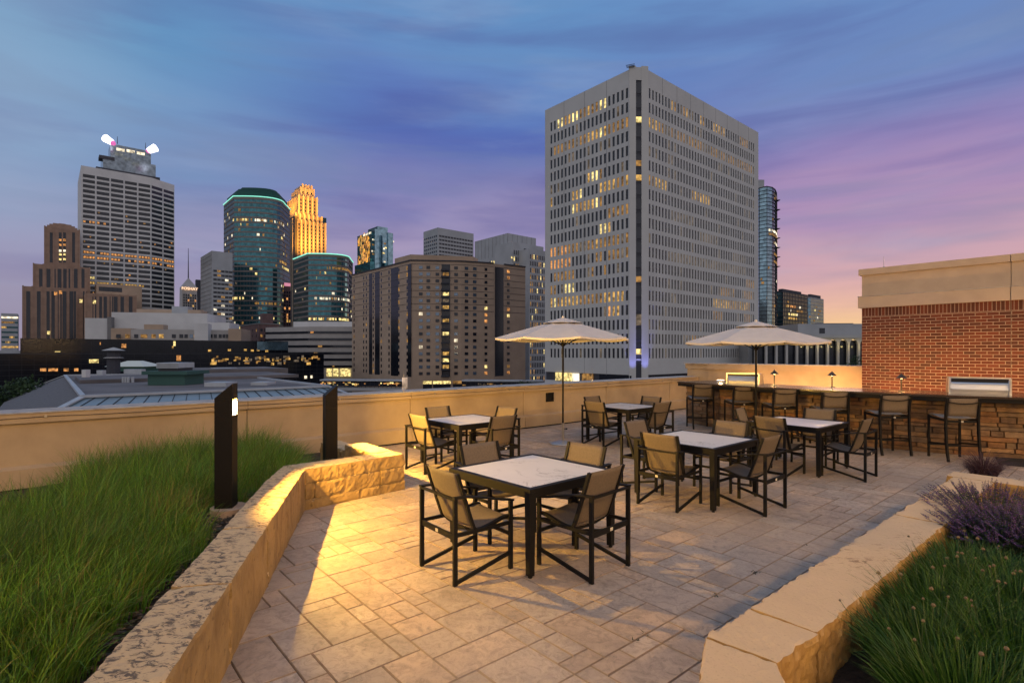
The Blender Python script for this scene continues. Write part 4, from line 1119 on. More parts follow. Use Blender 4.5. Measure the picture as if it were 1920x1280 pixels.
for (tk, sd), (dist, rot, sh) in DIST.items():
    x, y, a, _ = TAB[tk]; ang = a + {'NL': 180, 'NR': 270, 'FL': 90, 'FR': 0}[sd]
    d = Vector((math.cos(R(ang)), math.sin(R(ang)), 0)); s = Vector((-d.y, d.x, 0))
    p = Vector((x, y, 0)) + d * dist + s * sh
    lab = EXTRA.get((tk, sd), 'brown sling armchair on the %s side of the %s' % (WORD[sd], NAMES[tk]))
    if c0 is None: c0 = make_chair(); c0.location = p; c0.rotation_euler = (0, 0, R(ang + 180 + rot)); c0['label'] = lab
    else: dup(c0, p, R(ang + 180 + rot), lab)
ST = [((4.66, 13.48), 88, 'bar stool at the far left end of the bar, beside the parapet'), ((5.26, 12.56), 90, 'bar stool second from the left along the bar, partly behind the second umbrella pole'),
      ((5.74, 11.68), 90, 'bar stool third from the left along the bar, just right of the umbrella pole'), ((6.36, 10.92), 85, 'bar stool fourth from the left, below the hat lamp by the cream wall'),
      ((6.97, 10.12), 85, 'bar stool fifth from the left, below the hat lamp on the bricks'), ((7.72, 9.52), 81, 'bar stool at the right end of the row, in front of the right-hand grill')]
s0 = None
for (x, y), a, lab in ST:
    if s0 is None: s0 = make_stool(); s0.location = (x, y, 0); s0.rotation_euler = (0, 0, R(a)); s0['label'] = lab
    else: dup(s0, (x, y, 0), R(a), lab)

def make_umbrella():
    root = empty('patio_umbrella', (0, 0, 0), 0, '', 'umbrella', 'open cream patio umbrellas')
    NS = 8; RR = 1.40; ze, za = 2.155, 2.53
    def prof(t): return za - (za - ze) * (t ** 1.12)
    def canopy(r0, r1, zoff, name, drop=.0, nr=10, flap=0):
        mb = MB(); rows = []
        n = NS * 6
        for i in range(nr + 1):
            r = r0 + (r1 - r0) * i / nr; t = r / RR; row = []
            for k in range(n):
                a = 2 * math.pi * k / n; f = (k % 6) / 6
                ca = math.cos(math.pi / NS) / math.cos((f - .5) * 2 * math.pi / NS)      # straight hems between ribs
                sag = .035 * math.sin(math.pi * f) * t
                row.append(Vector((r * ca * math.cos(a), r * ca * math.sin(a), prof(t) - sag + zoff - drop * (i / nr) ** 2 + flap * math.sin(math.pi * f) * (i / nr) ** 2)))
            rows.append(row)
        if flap == 0:
            row = [Vector((p.x * 1.002, p.y * 1.002, p.z - .035)) for p in rows[-1]]; rows.append(row)
        vs = [p for r in rows for p in r]; fs = []
        for i in range(len(rows) - 1):
            for k in range(n): fs.append((i * n + k, (i + 1) * n + k, (i + 1) * n + (k + 1) % n, i * n + (k + 1) % n))
        mb.add(vs, fs); o = mb.build(name, M['fabric'], root)
        so = o.modifiers.new('thickness', 'SOLIDIFY'); so.thickness = .003
        return o
    canopy(.16, RR, 0, 'canopy'); canopy(.03, .42, .045, 'vent_flap', .02, 5, .02)
    for k in range(NS):
        a = 2 * math.pi * k / NS; c, s = math.cos(a), math.sin(a)
        pts = [(c * r, s * r, prof(r / RR) - .022) for r in (.05, .3, .6, .9, 1.2, 1.385)]
        MB().path(pts, .012, .018).build('rib', BM, root)
        MB().bar((c * .05, s * .05, 2.02), (c * .72, s * .72, prof(.72 / RR) - .03), .010, .014).build('strut', BM, root)
    MB().tube((0, 0, .30), (0, 0, 2.55), .019, n=16).build('pole', BM, root)
    MB().lathe([(.03, 1.99), (.045, 2.0), (.045, 2.05), (.02, 2.06)], 16).build('hub', BM, root)
    MB().lathe([(.012, 2.545), (.03, 2.56), (.03, 2.58), (.012, 2.61), (.002, 2.615)], 16).build('finial', M['fabric'], root)
    b = MB().lathe([(.29, 0), (.30, .012), (.29, .03), (.12, .055), (.04, .065), (.032, .075)], 40).build('base', M['chrome'], root, smooth=False)
    MB().tube((0, 0, .06), (0, 0, .42), .027, n=18).build('base_tube', M['chrome'], b)
    MB().tube((.02, 0, .30), (.075, 0, .30), .008, n=8).lathe([(.004, .285), (.02, .29), (.02, .31), (.004, .315)], 10, (.075, 0, 0)).build('knob', BM, b)
    return root
u1 = make_umbrella(); q = on(1055.5, 11.15); u1.location = (q.x, q.y, 0); u1.rotation_euler = (0, 0, R(8)); u1['label'] = 'open cream umbrella on the left, standing free between the back tables'
q = on(1417.5, 11.05); uu = dup(u1, (q.x, q.y, 0), R(-4), 'open cream umbrella on the right, in front of the bar stools')
# the second one is cranked a little lower
for c in uu.children:
    if c.name.split('.')[0] not in ('base',): c.location.z -= .08
# ------------------------------------------------------------------ the city
M['street'] = mat('asphalt', (.05, .05, .052), .9, var=.2, vscale=.05)
tag(MB().add([(-3000, -3000, GZ), (3000, -3000, GZ), (3000, 5000, GZ), (-3000, 5000, GZ)], [(0, 1, 2, 3)]).build('ground', M['street']), kind='structure')

def glass(name, c, rough=.12, metal=.75, es=0): return mat(name, c, rough, metal, var=.35, vscale=.35, bump=.05, bscale=.6, bdist=.3)
G = {'dark': glass('window_dark', (.022, .024, .032), .25, .1), 'black': glass('window_black', (.016, .018, .026), .15, .2), 'blue': glass('window_blue', (.13, .17, .22), .12, .6),
     'teal': glass('glass_teal', (.05, .16, .19), .12, .75), 'tealdk': glass('glass_teal_dark', (.02, .055, .065), .12, .6), 'sky': glass('glass_sky', (.22, .34, .40), .1, .8)}
def lit(name, c, es, vs=.9):
    """a lit room: brighter and darker patches of its own lamps and furniture"""
    m = bpy.data.materials.new(name); m.use_nodes = True; nt = m.node_tree; N, L = nt.nodes, nt.links; b = N['Principled BSDF']
    b.inputs['Base Color'].default_value = (.05, .04, .03, 1); b.inputs['Roughness'].default_value = .6; b.inputs['Specular IOR Level'].default_value = .1; b.inputs['Emission Color'].default_value = tuple(c) + (1,)
    ge = N.new('ShaderNodeNewGeometry'); n = N.new('ShaderNodeTexNoise'); n.inputs['Scale'].default_value = vs; n.inputs['Detail'].default_value = 3; L.new(ge.outputs['Position'], n.inputs['Vector'])
    r = N.new('ShaderNodeMapRange'); r.inputs['From Min'].default_value = .35; r.inputs['From Max'].default_value = .68; r.inputs['To Min'].default_value = .22 * es; r.inputs['To Max'].default_value = 1.6 * es
    L.new(n.outputs['Fac'], r.inputs['Value']); L.new(r.outputs[0], b.inputs['Emission Strength']); return m
G['lit'] = lit('window_lit', (1.0, .56, .14), .62); G['bright'] = lit('window_lit_bright', (1.0, .76, .28), 1.15); G['dim'] = lit('window_lit_dim', (1.0, .50, .13), .30); G['orange'] = lit('window_lit_orange', (1.0, .42, .12), .75)
G['faint'] = lit('window_faint', (1.0, .74, .50), .13); G['white'] = lit('window_lit_white', (1, .85, .6), 1.2, .4)
G['reflection_glow'] = lit('painted_gold_reflection', (1.0, .42, .06), .9, .25)  # emissive stand-in for the golden tower's reflection, not a lit room

UNIT = {}
def unit(mk, name):
    if (mk, name) not in UNIT:
        me = MB().box((0, 0, 0), (1, 1, 1)).mesh(name); me.materials.append(G[mk]); UNIT[(mk, name)] = me
    return UNIT[(mk, name)]
def windows(root, wins, name='window', most=100, parent=None):
    """wins: (centre, dir angle, width, height, depth, material key). The ones that look largest get objects of their own, the rest one."""
    wins = sorted(wins, key=lambda w: -(w[2] * w[3]) / max(1, (w[0].x ** 2 + w[0].y ** 2)))
    inv = Matrix.Translation(-root.location)
    for c, a, w, h, d, mk in wins[:most]:
        o = bpy.data.objects.new(name, unit(mk, name)); COL.objects.link(o); o.parent = parent or root
        o.location = c - root.location; o.rotation_euler = (0, 0, a); o.scale = (w, d, h)
    if wins[most:]:
        keys = sorted({w[5] for w in wins[most:]}); mb = MB()
        for c, a, w, h, d, mk in wins[most:]: mb.box(c - root.location, (w, d, h), a, keys.index(mk))
        me = mb.mesh(name + 's')
        for k in keys: me.materials.append(G[k])
        me.polygons.foreach_set('material_index', mb.m)
        o = bpy.data.objects.new(name + 's', me); COL.objects.link(o); o.parent = root; o['kind'] = 'stuff'
def ang(d): return math.atan2(d.y, d.x)
def facade(A, d, n, L, s0, s1, z0, z1, cols, rows, ww, wh, pick, out=.06, depth=.2):
    """window boxes on a face through A along d, outward normal n; columns centred between s0 and s1, rows from the top down"""
    W_ = []
    for r in range(rows):
        zc = z1 - (z1 - z0) * (r + .5) / rows
        for c in range(cols):
            sc = s0 + (s1 - s0) * (c + .5) / cols
            mk = pick(r, c)
            if mk is None: continue
            W_.append((Vector((A.x, A.y, 0)) + d * sc + n * (out - depth / 2) + Vector((0, 0, zc)), ang(d), ww, wh, depth, mk))
    return W_
def bld(name, label, P, cat='building', group=None): return empty(name, Vector((P.x, P.y, GZ)), 0, label, cat, group)
def put(mb, name, m, root, smooth=False):
    off = root.location; mb.v = [(p[0] - off.x, p[1] - off.y, p[2] - off.z) for p in mb.v]
    return mb.build(name, m, root, smooth)
def plan(P, Lu, Lv): return [P, P + U * Lu, P + U * Lu + V * Lv, P + V * Lv]
def rp(seed, table):
    r = random.Random(seed)
    def f(*_):
        x = r.random()
        for p, k in table:
            if x < p: return k
            x -= p
        return table[-1][1]
    return f
cm = lambda name, c, var=.08, sc=.15, rough=.85, c2=None, st=None: mat(name, c, rough, var=var, vscale=sc, col2=c2, stretch=st)
M['conc_white'] = cm('concrete_white', (.62, .60, .575), .07, .12); M['conc_grey'] = cm('concrete_grey', (.38, .385, .39)); M['conc_tan'] = cm('concrete_tan', (.44, .315, .22), .1)
M['conc_pale'] = cm('concrete_pale', (.42, .39, .36)); M['brown_stone'] = cm('brown_stone', (.34, .215, .15), .12, .3); M['dark_slab'] = cm('dark_slab', (.05, .05, .06))
M['dark_brick'] = cm('dark_red_brick', (.13, .075, .07), .2, .4); M['seam'] = cm('panel_seam', (.20, .19, .185))

# ---- 1. the big pale office tower
M['conc_tower'] = cm('concrete_tower', (.55, .53, .49), .05, .12)
def big_tower():
    P = on(1198, 145); 
    root = bld('office_tower', 'large pale concrete office tower with rows of narrow slit windows, some lit yellow', P)
    Lu, Lv = 68.55, 35.9; zt = zat(122, 145)
    ch = 2.75; cu = 3.6
    pl = [P + U * cu, P + U * Lu, P + U * Lu + V * Lv, P + V * Lv, P + V * ch]
    D = .30
    n_r, n_l = -V, -U
    core = [P + U * cu - n_r * D - n_l * 0, P + U * (Lu - D) - n_r * D, P + U * (Lu - D) + V * (Lv - D), P + V * (Lv - D) - n_l * D, P + V * ch - n_l * D]
    mb = MB(); mb.prism(core, GZ, zt - 3); put(mb, 'core', M['dark_slab'], root)
    rows = 19; ztop = zt - 4.75; ph = 3.925; z_of = lambda r: ztop - ph * r; zbot = z_of(rows - 1) - 2.85
    wh = 2.75
    mb = MB(); zz = Vector((0, 0, 1))
    def sp(A, d, n, s0, s1, za, zb, dep=D):   # slab of facade
        c = A + d * ((s0 + s1) / 2) - n * (dep / 2) + Vector((0, 0, (za + zb) / 2 - A.z)); mb.frame(c, d, n, zz, s1 - s0, dep, zb - za)
    W_ = []
    litL = {0: {**{c: 'lit' for c in range(5, 17)}, 7: 'dim', 8: 'lit', 10: 'dim', 11: 'dim', 5: 'bright', 6: 'bright', 12: 'bright', 13: 'bright', 16: 'bright', 17: 'bright'}, 2: {**{c: 'dim' for c in range(0, 19)}, **{c: 'lit' for c in range(5, 12)}, 6: 'bright'}, 5: {6: 'lit', 7: 'bright', 8: 'bright', 9: 'lit'},
            6: {11: 'bright', 12: 'lit', 13: 'lit', 19: 'lit', **{c: 'lit' for c in range(0, 7)}, 1: 'dim'}, 7: {**{c: 'lit' for c in range(7, 14)}, 13: 'bright', 7: 'bright', 6: 'dim'}, 8: {c: 'dim' for c in range(0, 5)}, 9: {4: 'lit', 5: 'bright', 6: 'bright'},
            10: {**{c: 'dim' for c in range(0, 20)}, 18: 'orange', 19: 'orange', 15: 'orange', 16: 'orange', 7: 'lit'}, 11: {**{c: 'dim' for c in range(0, 5)}, 4: 'lit', 6: 'dim', 7: 'dim', **{c: 'orange' for c in range(14, 20)}}, 12: {8: 'dim', 9: 'dim', 5: 'dim', **{c: 'dim' for c in range(13, 19)}},
            13: {13: 'bright', 14: 'bright', 15: 'bright', 16: 'dim', 18: 'dim', 19: 'dim'}, 14: {**{c: 'lit' for c in range(1, 6)}, **{c: 'dim' for c in range(6, 12)}, **{c: 'lit' for c in range(12, 20)}, 18: 'bright'}, 15: {2: 'lit', 3: 'lit', 4: 'orange'}}
    rr = random.Random(5)
    colsR = [4.84 + 1.542 * k for k in range(40)]
    def zx(s): p = P + U * s; return ((p.x / p.y) * F + 960 - 1000) * 4
    rng_ = {0: [((1030, 1075), 'lit'), ((1125, 1160), 'lit'), ((1250, 1285), 'lit'), ((1350, 1440), 'lit'), ((1545, 1615), 'dim')], 2: [((865, 930), 'lit'), ((930, 1700), 'dim')], 6: [((865, 1000), 'lit'), ((1190, 1330), 'lit')],
            12: [((1590, 1655), 'dim')], 13: [((1395, 1515), 'dim'), ((1570, 1660), 'dim')], 14: [((1350, 1630), 'lit')], 15: [((1345, 1425), 'dim'), ((1585, 1630), 'dim')], 17: [((1125, 1550), 'dim')], 10: [((1500, 1600), 'faint')], 9: [((1240, 1380), 'faint')], 8: [((1040, 1200), 'faint')], 11: [((1000, 1600), 'faint')], 12.5: []}
    for (A, d, n, L, s_first, pitch, nc, side) in ((P, V, n_l, Lv, 3.94, 1.534, 20, 'L'), (P, U, n_r, Lu, 4.84, 1.542, 40, 'R')):
        st = ch if side == 'L' else cu
        hw = .40 if side == 'L' else .36
        A3 = Vector((A.x, A.y, 0))
        sp(A3, d, n, st, L, z_of(0), zt)
        for r in range(rows):
            za = z_of(r) - wh; nxt = z_of(r + 1) if r < rows - 1 else zbot - 4.4
            sp(A3, d, n, st, L, nxt, za)
            edges = [st] + [s_first + pitch * c for c in range(nc)] + [L]
            # piers between the slits
            prev = st
            for c in range(nc):
                s = s_first + pitch * c
                sp(A3, d, n, prev, s - hw, za + .003, z_of(r) - .003, D - .02); prev = s + hw
                if side == 'L': mk = litL.get(r, {}).get(c)
                else:
                    mk = None; x = zx(s)
                    for (a_, b_), k_ in rng_.get(r, []):
                        if a_ <= x <= b_: mk = k_; break
                if mk in ('lit', 'dim') and rr.random() < .18: mk = {'lit': 'dim', 'dim': 'faint'}[mk]
                if mk is None: mk = 'dark' if rr.random() > .08 else 'faint'
                W_.append((A3 + d * s - n * (D - .06) + Vector((0, 0, z_of(r) - wh / 2)), ang(d), 2 * hw, wh, .12, mk))
            sp(A3, d, n, prev, L, za + .003, z_of(r) - .003, D - .02)
    put(mb, 'facade_panels', M['conc_tower'], root)
    windows(root, W_)
    # chamfered corner: two ribs and a stack of wide windows between
    a = P + V * ch; b = P + U * cu; d = (b - a).normalized(); n = Vector((d.y, -d.x, 0)); Lc = (b - a).length
    A3 = Vector((a.x, a.y, 0)); mb = MB()
    def sc(s0, s1, za, zb, out): mb.frame(A3 + d * ((s0 + s1) / 2) + n * (out / 2 - .3) + Vector((0, 0, (za + zb) / 2)), d, n, zz, s1 - s0, .6 + out, zb - za)
    g0, g1 = Lc * .33, Lc * .67
    sc(-.35, g0, zbot - 14, zt + .9, .0); sc(g1, Lc + .35, zbot - 14, zt + .9, .0)
    sc(g0, g1, zt - 2.9, zt + .6, -.05)
    CW = []
    for r in range(rows):
        z1 = z_of(r) + 1.5 if r else z_of(0) + 1.6
        sc(g0, g1, z_of(r) - wh + .6 - 1.9 + .7, z_of(r) - wh + .6 - .75, -.12)
        zc = z_of(r) - .2; mk = {2: 'bright', 5: 'dim', 6: 'lit', 13: 'dim', 16: 'faint', 18: 'bright'}.get(r, 'dark')
        hh = 3.0
        if mk in ('bright', 'lit', 'dim'):
            CW.append((A3 + d * (Lc / 2) - n * .16 + Vector((0, 0, zc + .75)), ang(d), g1 - g0, hh / 2, .1, 'dark')); CW.append((A3 + d * (Lc / 2) - n * .16 + Vector((0, 0, zc - .75)), ang(d), g1 - g0, hh / 2, .1, mk))
        else: CW.append((A3 + d * (Lc / 2) - n * .16 + Vector((0, 0, zc)), ang(d), g1 - g0, hh, .1, mk))
    put(mb, 'corner_ribs', M['conc_tower'], root); windows(root, CW, 'corner_window')
    mb = MB(); mb.prism([P + U * cu + V * 1 + U * .6, P + U * (Lu - 1) + V * 1, P + U * (Lu - 1) + V * (Lv - 1), P + U * 1 + V * (Lv - 1), P + V * ch + U * 1 + V * .6], zt - 3, zt - .8); put(mb, 'roof_slab', M['dark_slab'], root)
    # panel seams
    mb = MB()
    for k in range(1, 4): c = P + V * (ch + (Lv - ch) * k / 4); mb.frame(Vector((c.x, c.y, (zt + zbot) / 2 - 3)) - U * .004, V, U, zz, .10, .03, zt - zbot + 6)
    for k in range(1, 9): c = P + U * (cu + (Lu - cu) * k / 9); mb.frame(Vector((c.x, c.y, zt - 2.3)) - V * .004, U, V, zz, .10, .03, 4.6)
    put(mb, 'panel_seams', M['seam'], root)
    # ground floor: recessed lobby
    mb = MB(); lob = [P + U * 4 + V * 4, P + U * (Lu - 4) + V * 4, P + U * (Lu - 4) + V * (Lv - 4), P + U * 4 + V * (Lv - 4)]
    CW = []
    c = P - U * .7
    for s0_, s1_, mk in ((24.5, 31, 'bright'), (21.5, 24, 'white'), (16, 20, 'dim')):
        CW.append((Vector((P.x, P.y, 0)) + V * ((s0_ + s1_) / 2) - U * .1 + Vector((0, 0, zbot - 5.7)), ang(V), s1_ - s0_, 2.4, .5, mk))
    CW.append((Vector((P.x, P.y, 0)) + V * 8 - U * .05 + Vector((0, 0, zbot - 5.7)), ang(V), 11, 2.2, .3, 'black')); CW.append((Vector((P.x, P.y, 0)) + U * 25 - V * .05 + Vector((0, 0, zbot - 5.7)), ang(U), 40, 2.2, .3, 'black'))
    windows(root, CW, 'lobby_window')
    mb = MB(); mb.prism(pl, GZ, zbot - 6.9); mb.prism(lob, zbot - 6.9, zbot - 4.3); put(mb, 'base', M['conc_white'], root)
    mb = MB()
    for k in range(3): mb.bar(P + V * (2.2 + k * .1) + Vector((-1.5, 0, zt + .1 + k * .35 - P.z)), P + V * (2.6) + Vector((1.0, 0, zt + .6 + k * .35 - P.z)), .12, .12)
    put(mb, 'roof_antenna', M['dark_slab'], root)
    # cool uplights on the corner ribs
    for s in (0.6, Lc - .6):
        ld = bpy.data.lights.new('corner_uplight', 'SPOT'); ld.energy = 4500; ld.color = (.22, .25, 1.0); ld.spot_size = R(40); ld.spot_blend = .8; ld.shadow_soft_size = .1
        lo = bpy.data.objects.new('corner_uplight', ld); COL.objects.link(lo); lo.parent = root
        lo.location = A3 + d * s + n * 3.0 + Vector((0, 0, zbot - 7)) - root.location
        lo.rotation_euler = (-n * .28 + Vector((0, 0, 1))).to_track_quat('-Z', 'Y').to_euler()
big_tower()

# ---- 2. the brown apartment block
def apartments():
    Y = 230; P = on(770, Y); zt = zat(489, Y); zb = GZ
    root = bld('apartment_block', 'brown concrete apartment block with balcony recesses and square windows', P)
    # left wing recedes along V, front is nearly frontal, right part turns away
    Q = P + V * along(P, V, 660)
    e1 = Vector((1, .10, 0)).normalized(); P2 = P + e1 * along(P, e1, 865); e2 = Vector((1, .38, 0)).normalized(); P3 = P2 + e2 * along(P2, e2, 926); e3 = Vector((1, .75, 0)).normalized()
    P4 = P3 + e3 * along(P3, e3, 945); P5 = P4 + e3 * along(P4, e3, 985)
    back = [P5 + V * 25, Q + U * 30]
    mb = MB(); mb.prism([P, P2, P3, P4, P5] + back + [Q], zb, zt); put(mb, 'wall', M['conc_tan'], root)
    pa = P + e1 * 1.5 + V * 3; pb = on(888, Y + 8); pc = on(896, Y + 14)
    mb = MB(); mb.prism([pa, pb, pc, pc + V * 14, pa + V * 14], zt, zat(475, Y)); put(mb, 'penthouse', M['conc_tan'], root)
    ph = 12.45 / F * Y; rows = 17; ztw = zat(501, Y) + ph / 2
    def colw(A, d, px, w, h, mk, out=.05): 
        n = Vector((d.y, -d.x, 0)); s = along(A, d, px); W_ = []
        for r in range(rows):
            k = mk(r)
            if k: W_.append((Vector((A.x, A.y, ztw - ph * (r + .5))) + d * s + n * out, ang(d), w, h, .2, k))
        return W_
    W_ = []; f1 = rp(3, [(.62, 'blue'), (.2, 'dark'), (.03, 'white'), (.15, 'black')]); f2 = rp(4, [(.55, 'dark'), (.2, 'black'), (.12, 'orange'), (.06, 'bright'), (.07, 'dim')])
    fr = lambda f: (lambda r: f())
    for px in (789, 803, 820, 855, 874.5, 890): 
        A, d = (P, e1) if px < 865 else (P2, e2)
        W_ += colw(A, d, px, 1.5, 1.25, fr(f1))
    W_ += colw(P2, e2, 911, 1.2, 1.2, fr(f2)); W_ += colw(P4, e3, 953, 1.3, 1.2, fr(f2))
    # window surrounds
    Fr = [(c + Vector((0, .12, 0)), a, w + .4, h + .4, .16, 'black') for c, a, w, h, dd, mk in W_]
    # left wing: paired small windows
    f3 = rp(6, [(.75, 'black'), (.1, 'dim'), (.15, 'dark')])
    for px in (763.5, 762, 729.5, 715, 700, 687, 682, 664): W_ += colw(P, V, px if px != 762 else 748, 1.1, 1.5, fr(f3))
    windows(root, W_); 
    # dark balcony recesses with slabs
    BW = []; mb = MB()
    def recess(A, d, p0, p1, pick, bal=True):
        n = Vector((d.y, -d.x, 0)); s0, s1 = along(A, d, p0), along(A, d, p1); w = abs(s1 - s0); s = (s0 + s1) / 2
        BW.append((Vector((A.x, A.y, ztw - ph * rows / 2)) + d * s + n * .02, ang(d), w, ph * rows, .12, 'black'))
        for r in range(rows):
            k = pick(r)
            if k: BW.append((Vector((A.x, A.y, ztw - ph * (r + .5))) + d * s + n * .08, ang(d), w * .72, ph * .55, .12, k))
            if bal: mb.frame(Vector((A.x, A.y, ztw - ph * (r + 1) + .35)) + d * (s0 - (w * .08) * (1 if s1 > s0 else -1) + (s1 - s0) * .5) + n * .65, d, n, Vector((0, 0, 1)), w * .95, 1.2, .75)
    litb = {1: 'dim', 4: 'bright', 5: 'faint', 6: 'lit', 8: 'lit', 10: 'bright', 13: 'lit', 14: 'bright', 15: 'lit'}
    recess(P, e1, 828, 844, lambda r: litb.get(r, 'dark')); recess(P4, e3, 928, 944, lambda r: None, False)
    recess(P, V, 771, 764.5, lambda r: {12: 'lit', 15: 'bright'}.get(r), False)
    recess(P, V, 747, 733, lambda r: {2: 'dim', 4: 'bright', 8: 'lit', 9: 'orange', 11: 'dim'}.get(r)); recess(P, V, 712, 703, lambda r: {1: 'bright', 2: 'lit', 10: 'dim', 12: 'dim'}.get(r)); recess(P, V, 698, 692, lambda r: None, False)
    windows(root, BW, 'recess'); put(mb, 'balconies', M['dark_slab'], root)
    windows(root, Fr, 'window_surround', most=0) if False else None
    mb = MB()
    for (A, B) in ((P, P2), (P2, P3), (P4, P5), (Q, P)):
        d = (B - A).normalized(); n = Vector((d.y, -d.x, 0)); L = (B - A).length
        for r in range(0, 8): mb.frame(Vector((A.x, A.y, ztw - ph * r)) + d * (L / 2) + n * .02, d, n, Vector((0, 0, 1)), L, .1, .16)
        mb.frame(Vector((A.x, A.y, zt + .25)) + d * (L / 2) + n * .1, d, n, Vector((0, 0, 1)), L, .5, .5)
    put(mb, 'floor_bands', M['dark_slab'], root)
    SW = []
    for p0, p1, mk in ((793, 810, 'bright'), (812, 845, 'bright'), (849, 866, 'dim')):
        A = P; s0, s1 = along(A, e1, p0), along(A, e1, p1); n = Vector((e1.y, -e1.x, 0))
        SW.append((Vector((A.x, A.y, zat(717, Y))) + e1 * ((s0 + s1) / 2) + n * .1, ang(e1), s1 - s0, 1.3, .2, mk)); SW.append((Vector((A.x, A.y, zat(722, Y))) + e1 * ((s0 + s1) / 2) + n * .05, ang(e1), s1 - s0, 3.6, .2, 'black'))
    windows(root, SW, 'shop_window')
apartments()

# ---- 3. white grid tower with a glass crown
M['crown_glass'] = glass('crown_glass', (.20, .24, .28), .2, .5)
def white_tower():
    P = on(152, 430); Lu = along(P, U, 283); C = P + U * Lu; d2 = Vector((math.cos(R(72)), math.sin(R(72)), 0)); L2 = along(C, d2, 327); E = C + d2 * L2
    zt = zat(310, 430); root = bld('office_tower', 'tall white gridded office tower at left with a glass crown and two glowing roof dishes', P)
    mb = MB(); mb.prism([P, C, E, E + V * 60, P + V * 60], GZ, zt); put(mb, 'wall', M['conc_white'], root)
    ph = (38.2 / 4) / F * 430; W_ = []; rr = random.Random(2)
    rowlit = {9: [(0, 'orange'), (1, 'orange')], 15: [(c, 'orange') for c in range(7)], 16: [(c, 'orange') for c in range(7)], 21: [(c, 'lit') for c in range(5)], 20: [(0, 'bright')]}
    for r in range(27):
        zc = zat(310, 430) - 13.5 / F * 430 * 1.0 - ph * (r + .5) + .0
        for c in range(7):
            if c < 5: A, d, L, k, nn = P, U, Lu, c, 5
            else: A, d, L, k, nn = C, d2, L2, c - 5, 2
            n = Vector((d.y, -d.x, 0)); s0 = L * (k + .06) / nn + (.6 if c == 0 else 0); s1 = L * (k + .94) / nn
            c0 = Vector((A.x, A.y, zc)) + n * .02
            W_.append((c0 + d * ((s0 + s1) / 2), ang(d), s1 - s0, ph * .60, .2, 'dark'))
            lt = dict(rowlit.get(r, [])).get(c)
            if lt:
                m_ = 4
                for q in range(m_):
                    if rr.random() < .85: W_.append((c0 + d * (s0 + (s1 - s0) * (q + .5) / m_) + n * .1, ang(d), (s1 - s0) / m_ * .7, ph * .4, .2, lt))
            elif r > 6:
                for q in range(2):
                    if rr.random() < .22: W_.append((c0 + d * (s0 + (s1 - s0) * rr.uniform(.1, .9)) + n * .1 + Vector((0, 0, .3)), ang(d), rr.uniform(.5, 1.4), ph * .25, .2, rr.choice(('orange', 'dim', 'dim'))))
    windows(root, W_, 'window_bay')
    # crown
    z1 = zt - 1; mb = MB(); O = P + V * 12
    def blk(p0, p1, y0, y1, dY, depth, m, nm):
        A = on(p0, 445 + dY); L = along(A, U, p1); B = A + U * L; mb = MB(); mb.prism([A, B, B + V * depth, A + V * depth], zat(y1, 445 + dY), zat(y0, 445 + dY)); return put(mb, nm, m, root)
    blk(180, 300, 312, 330, 0, 35, M['dark_slab'], 'roof_screen'); blk(193, 292, 291, 330, 8, 26, M['crown_glass'], 'crown_lower'); blk(207, 283, 269, 330, 12, 20, M['crown_glass'], 'crown'); blk(186, 215, 290, 296, 6, 10, M['dark_slab'], 'crown_ledge')
    Wc = [(on(px, 456, zat(py, 456)), ang(U), 5.5, 2.2, .5, 'white') for px, py in ((226, 281), (245, 284), (264, 288))]
    windows(root, Wc, 'crown_window')
    for (xa, ya), (xb, yb) in (((197, 259), (211, 268)), ((292, 277), (279, 283))):
        a = on(xa, 450, zat(ya, 450)); b = on(xb, 450, zat(yb, 450)); mb = MB()
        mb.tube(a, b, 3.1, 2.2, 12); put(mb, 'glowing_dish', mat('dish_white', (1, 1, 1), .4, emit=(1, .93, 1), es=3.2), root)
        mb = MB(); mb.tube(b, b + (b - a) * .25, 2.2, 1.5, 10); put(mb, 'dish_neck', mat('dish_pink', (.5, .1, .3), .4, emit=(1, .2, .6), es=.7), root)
    mb = MB()
    for px, p0, p1 in ((220, 270, 256), (273, 279, 268)): mb.tube(on(px, 450, zat(p0, 450)), on(px, 450, zat(p1, 450)), .3, .15, 6)
    put(mb, 'mast', M['dark_slab'], root)
white_tower()

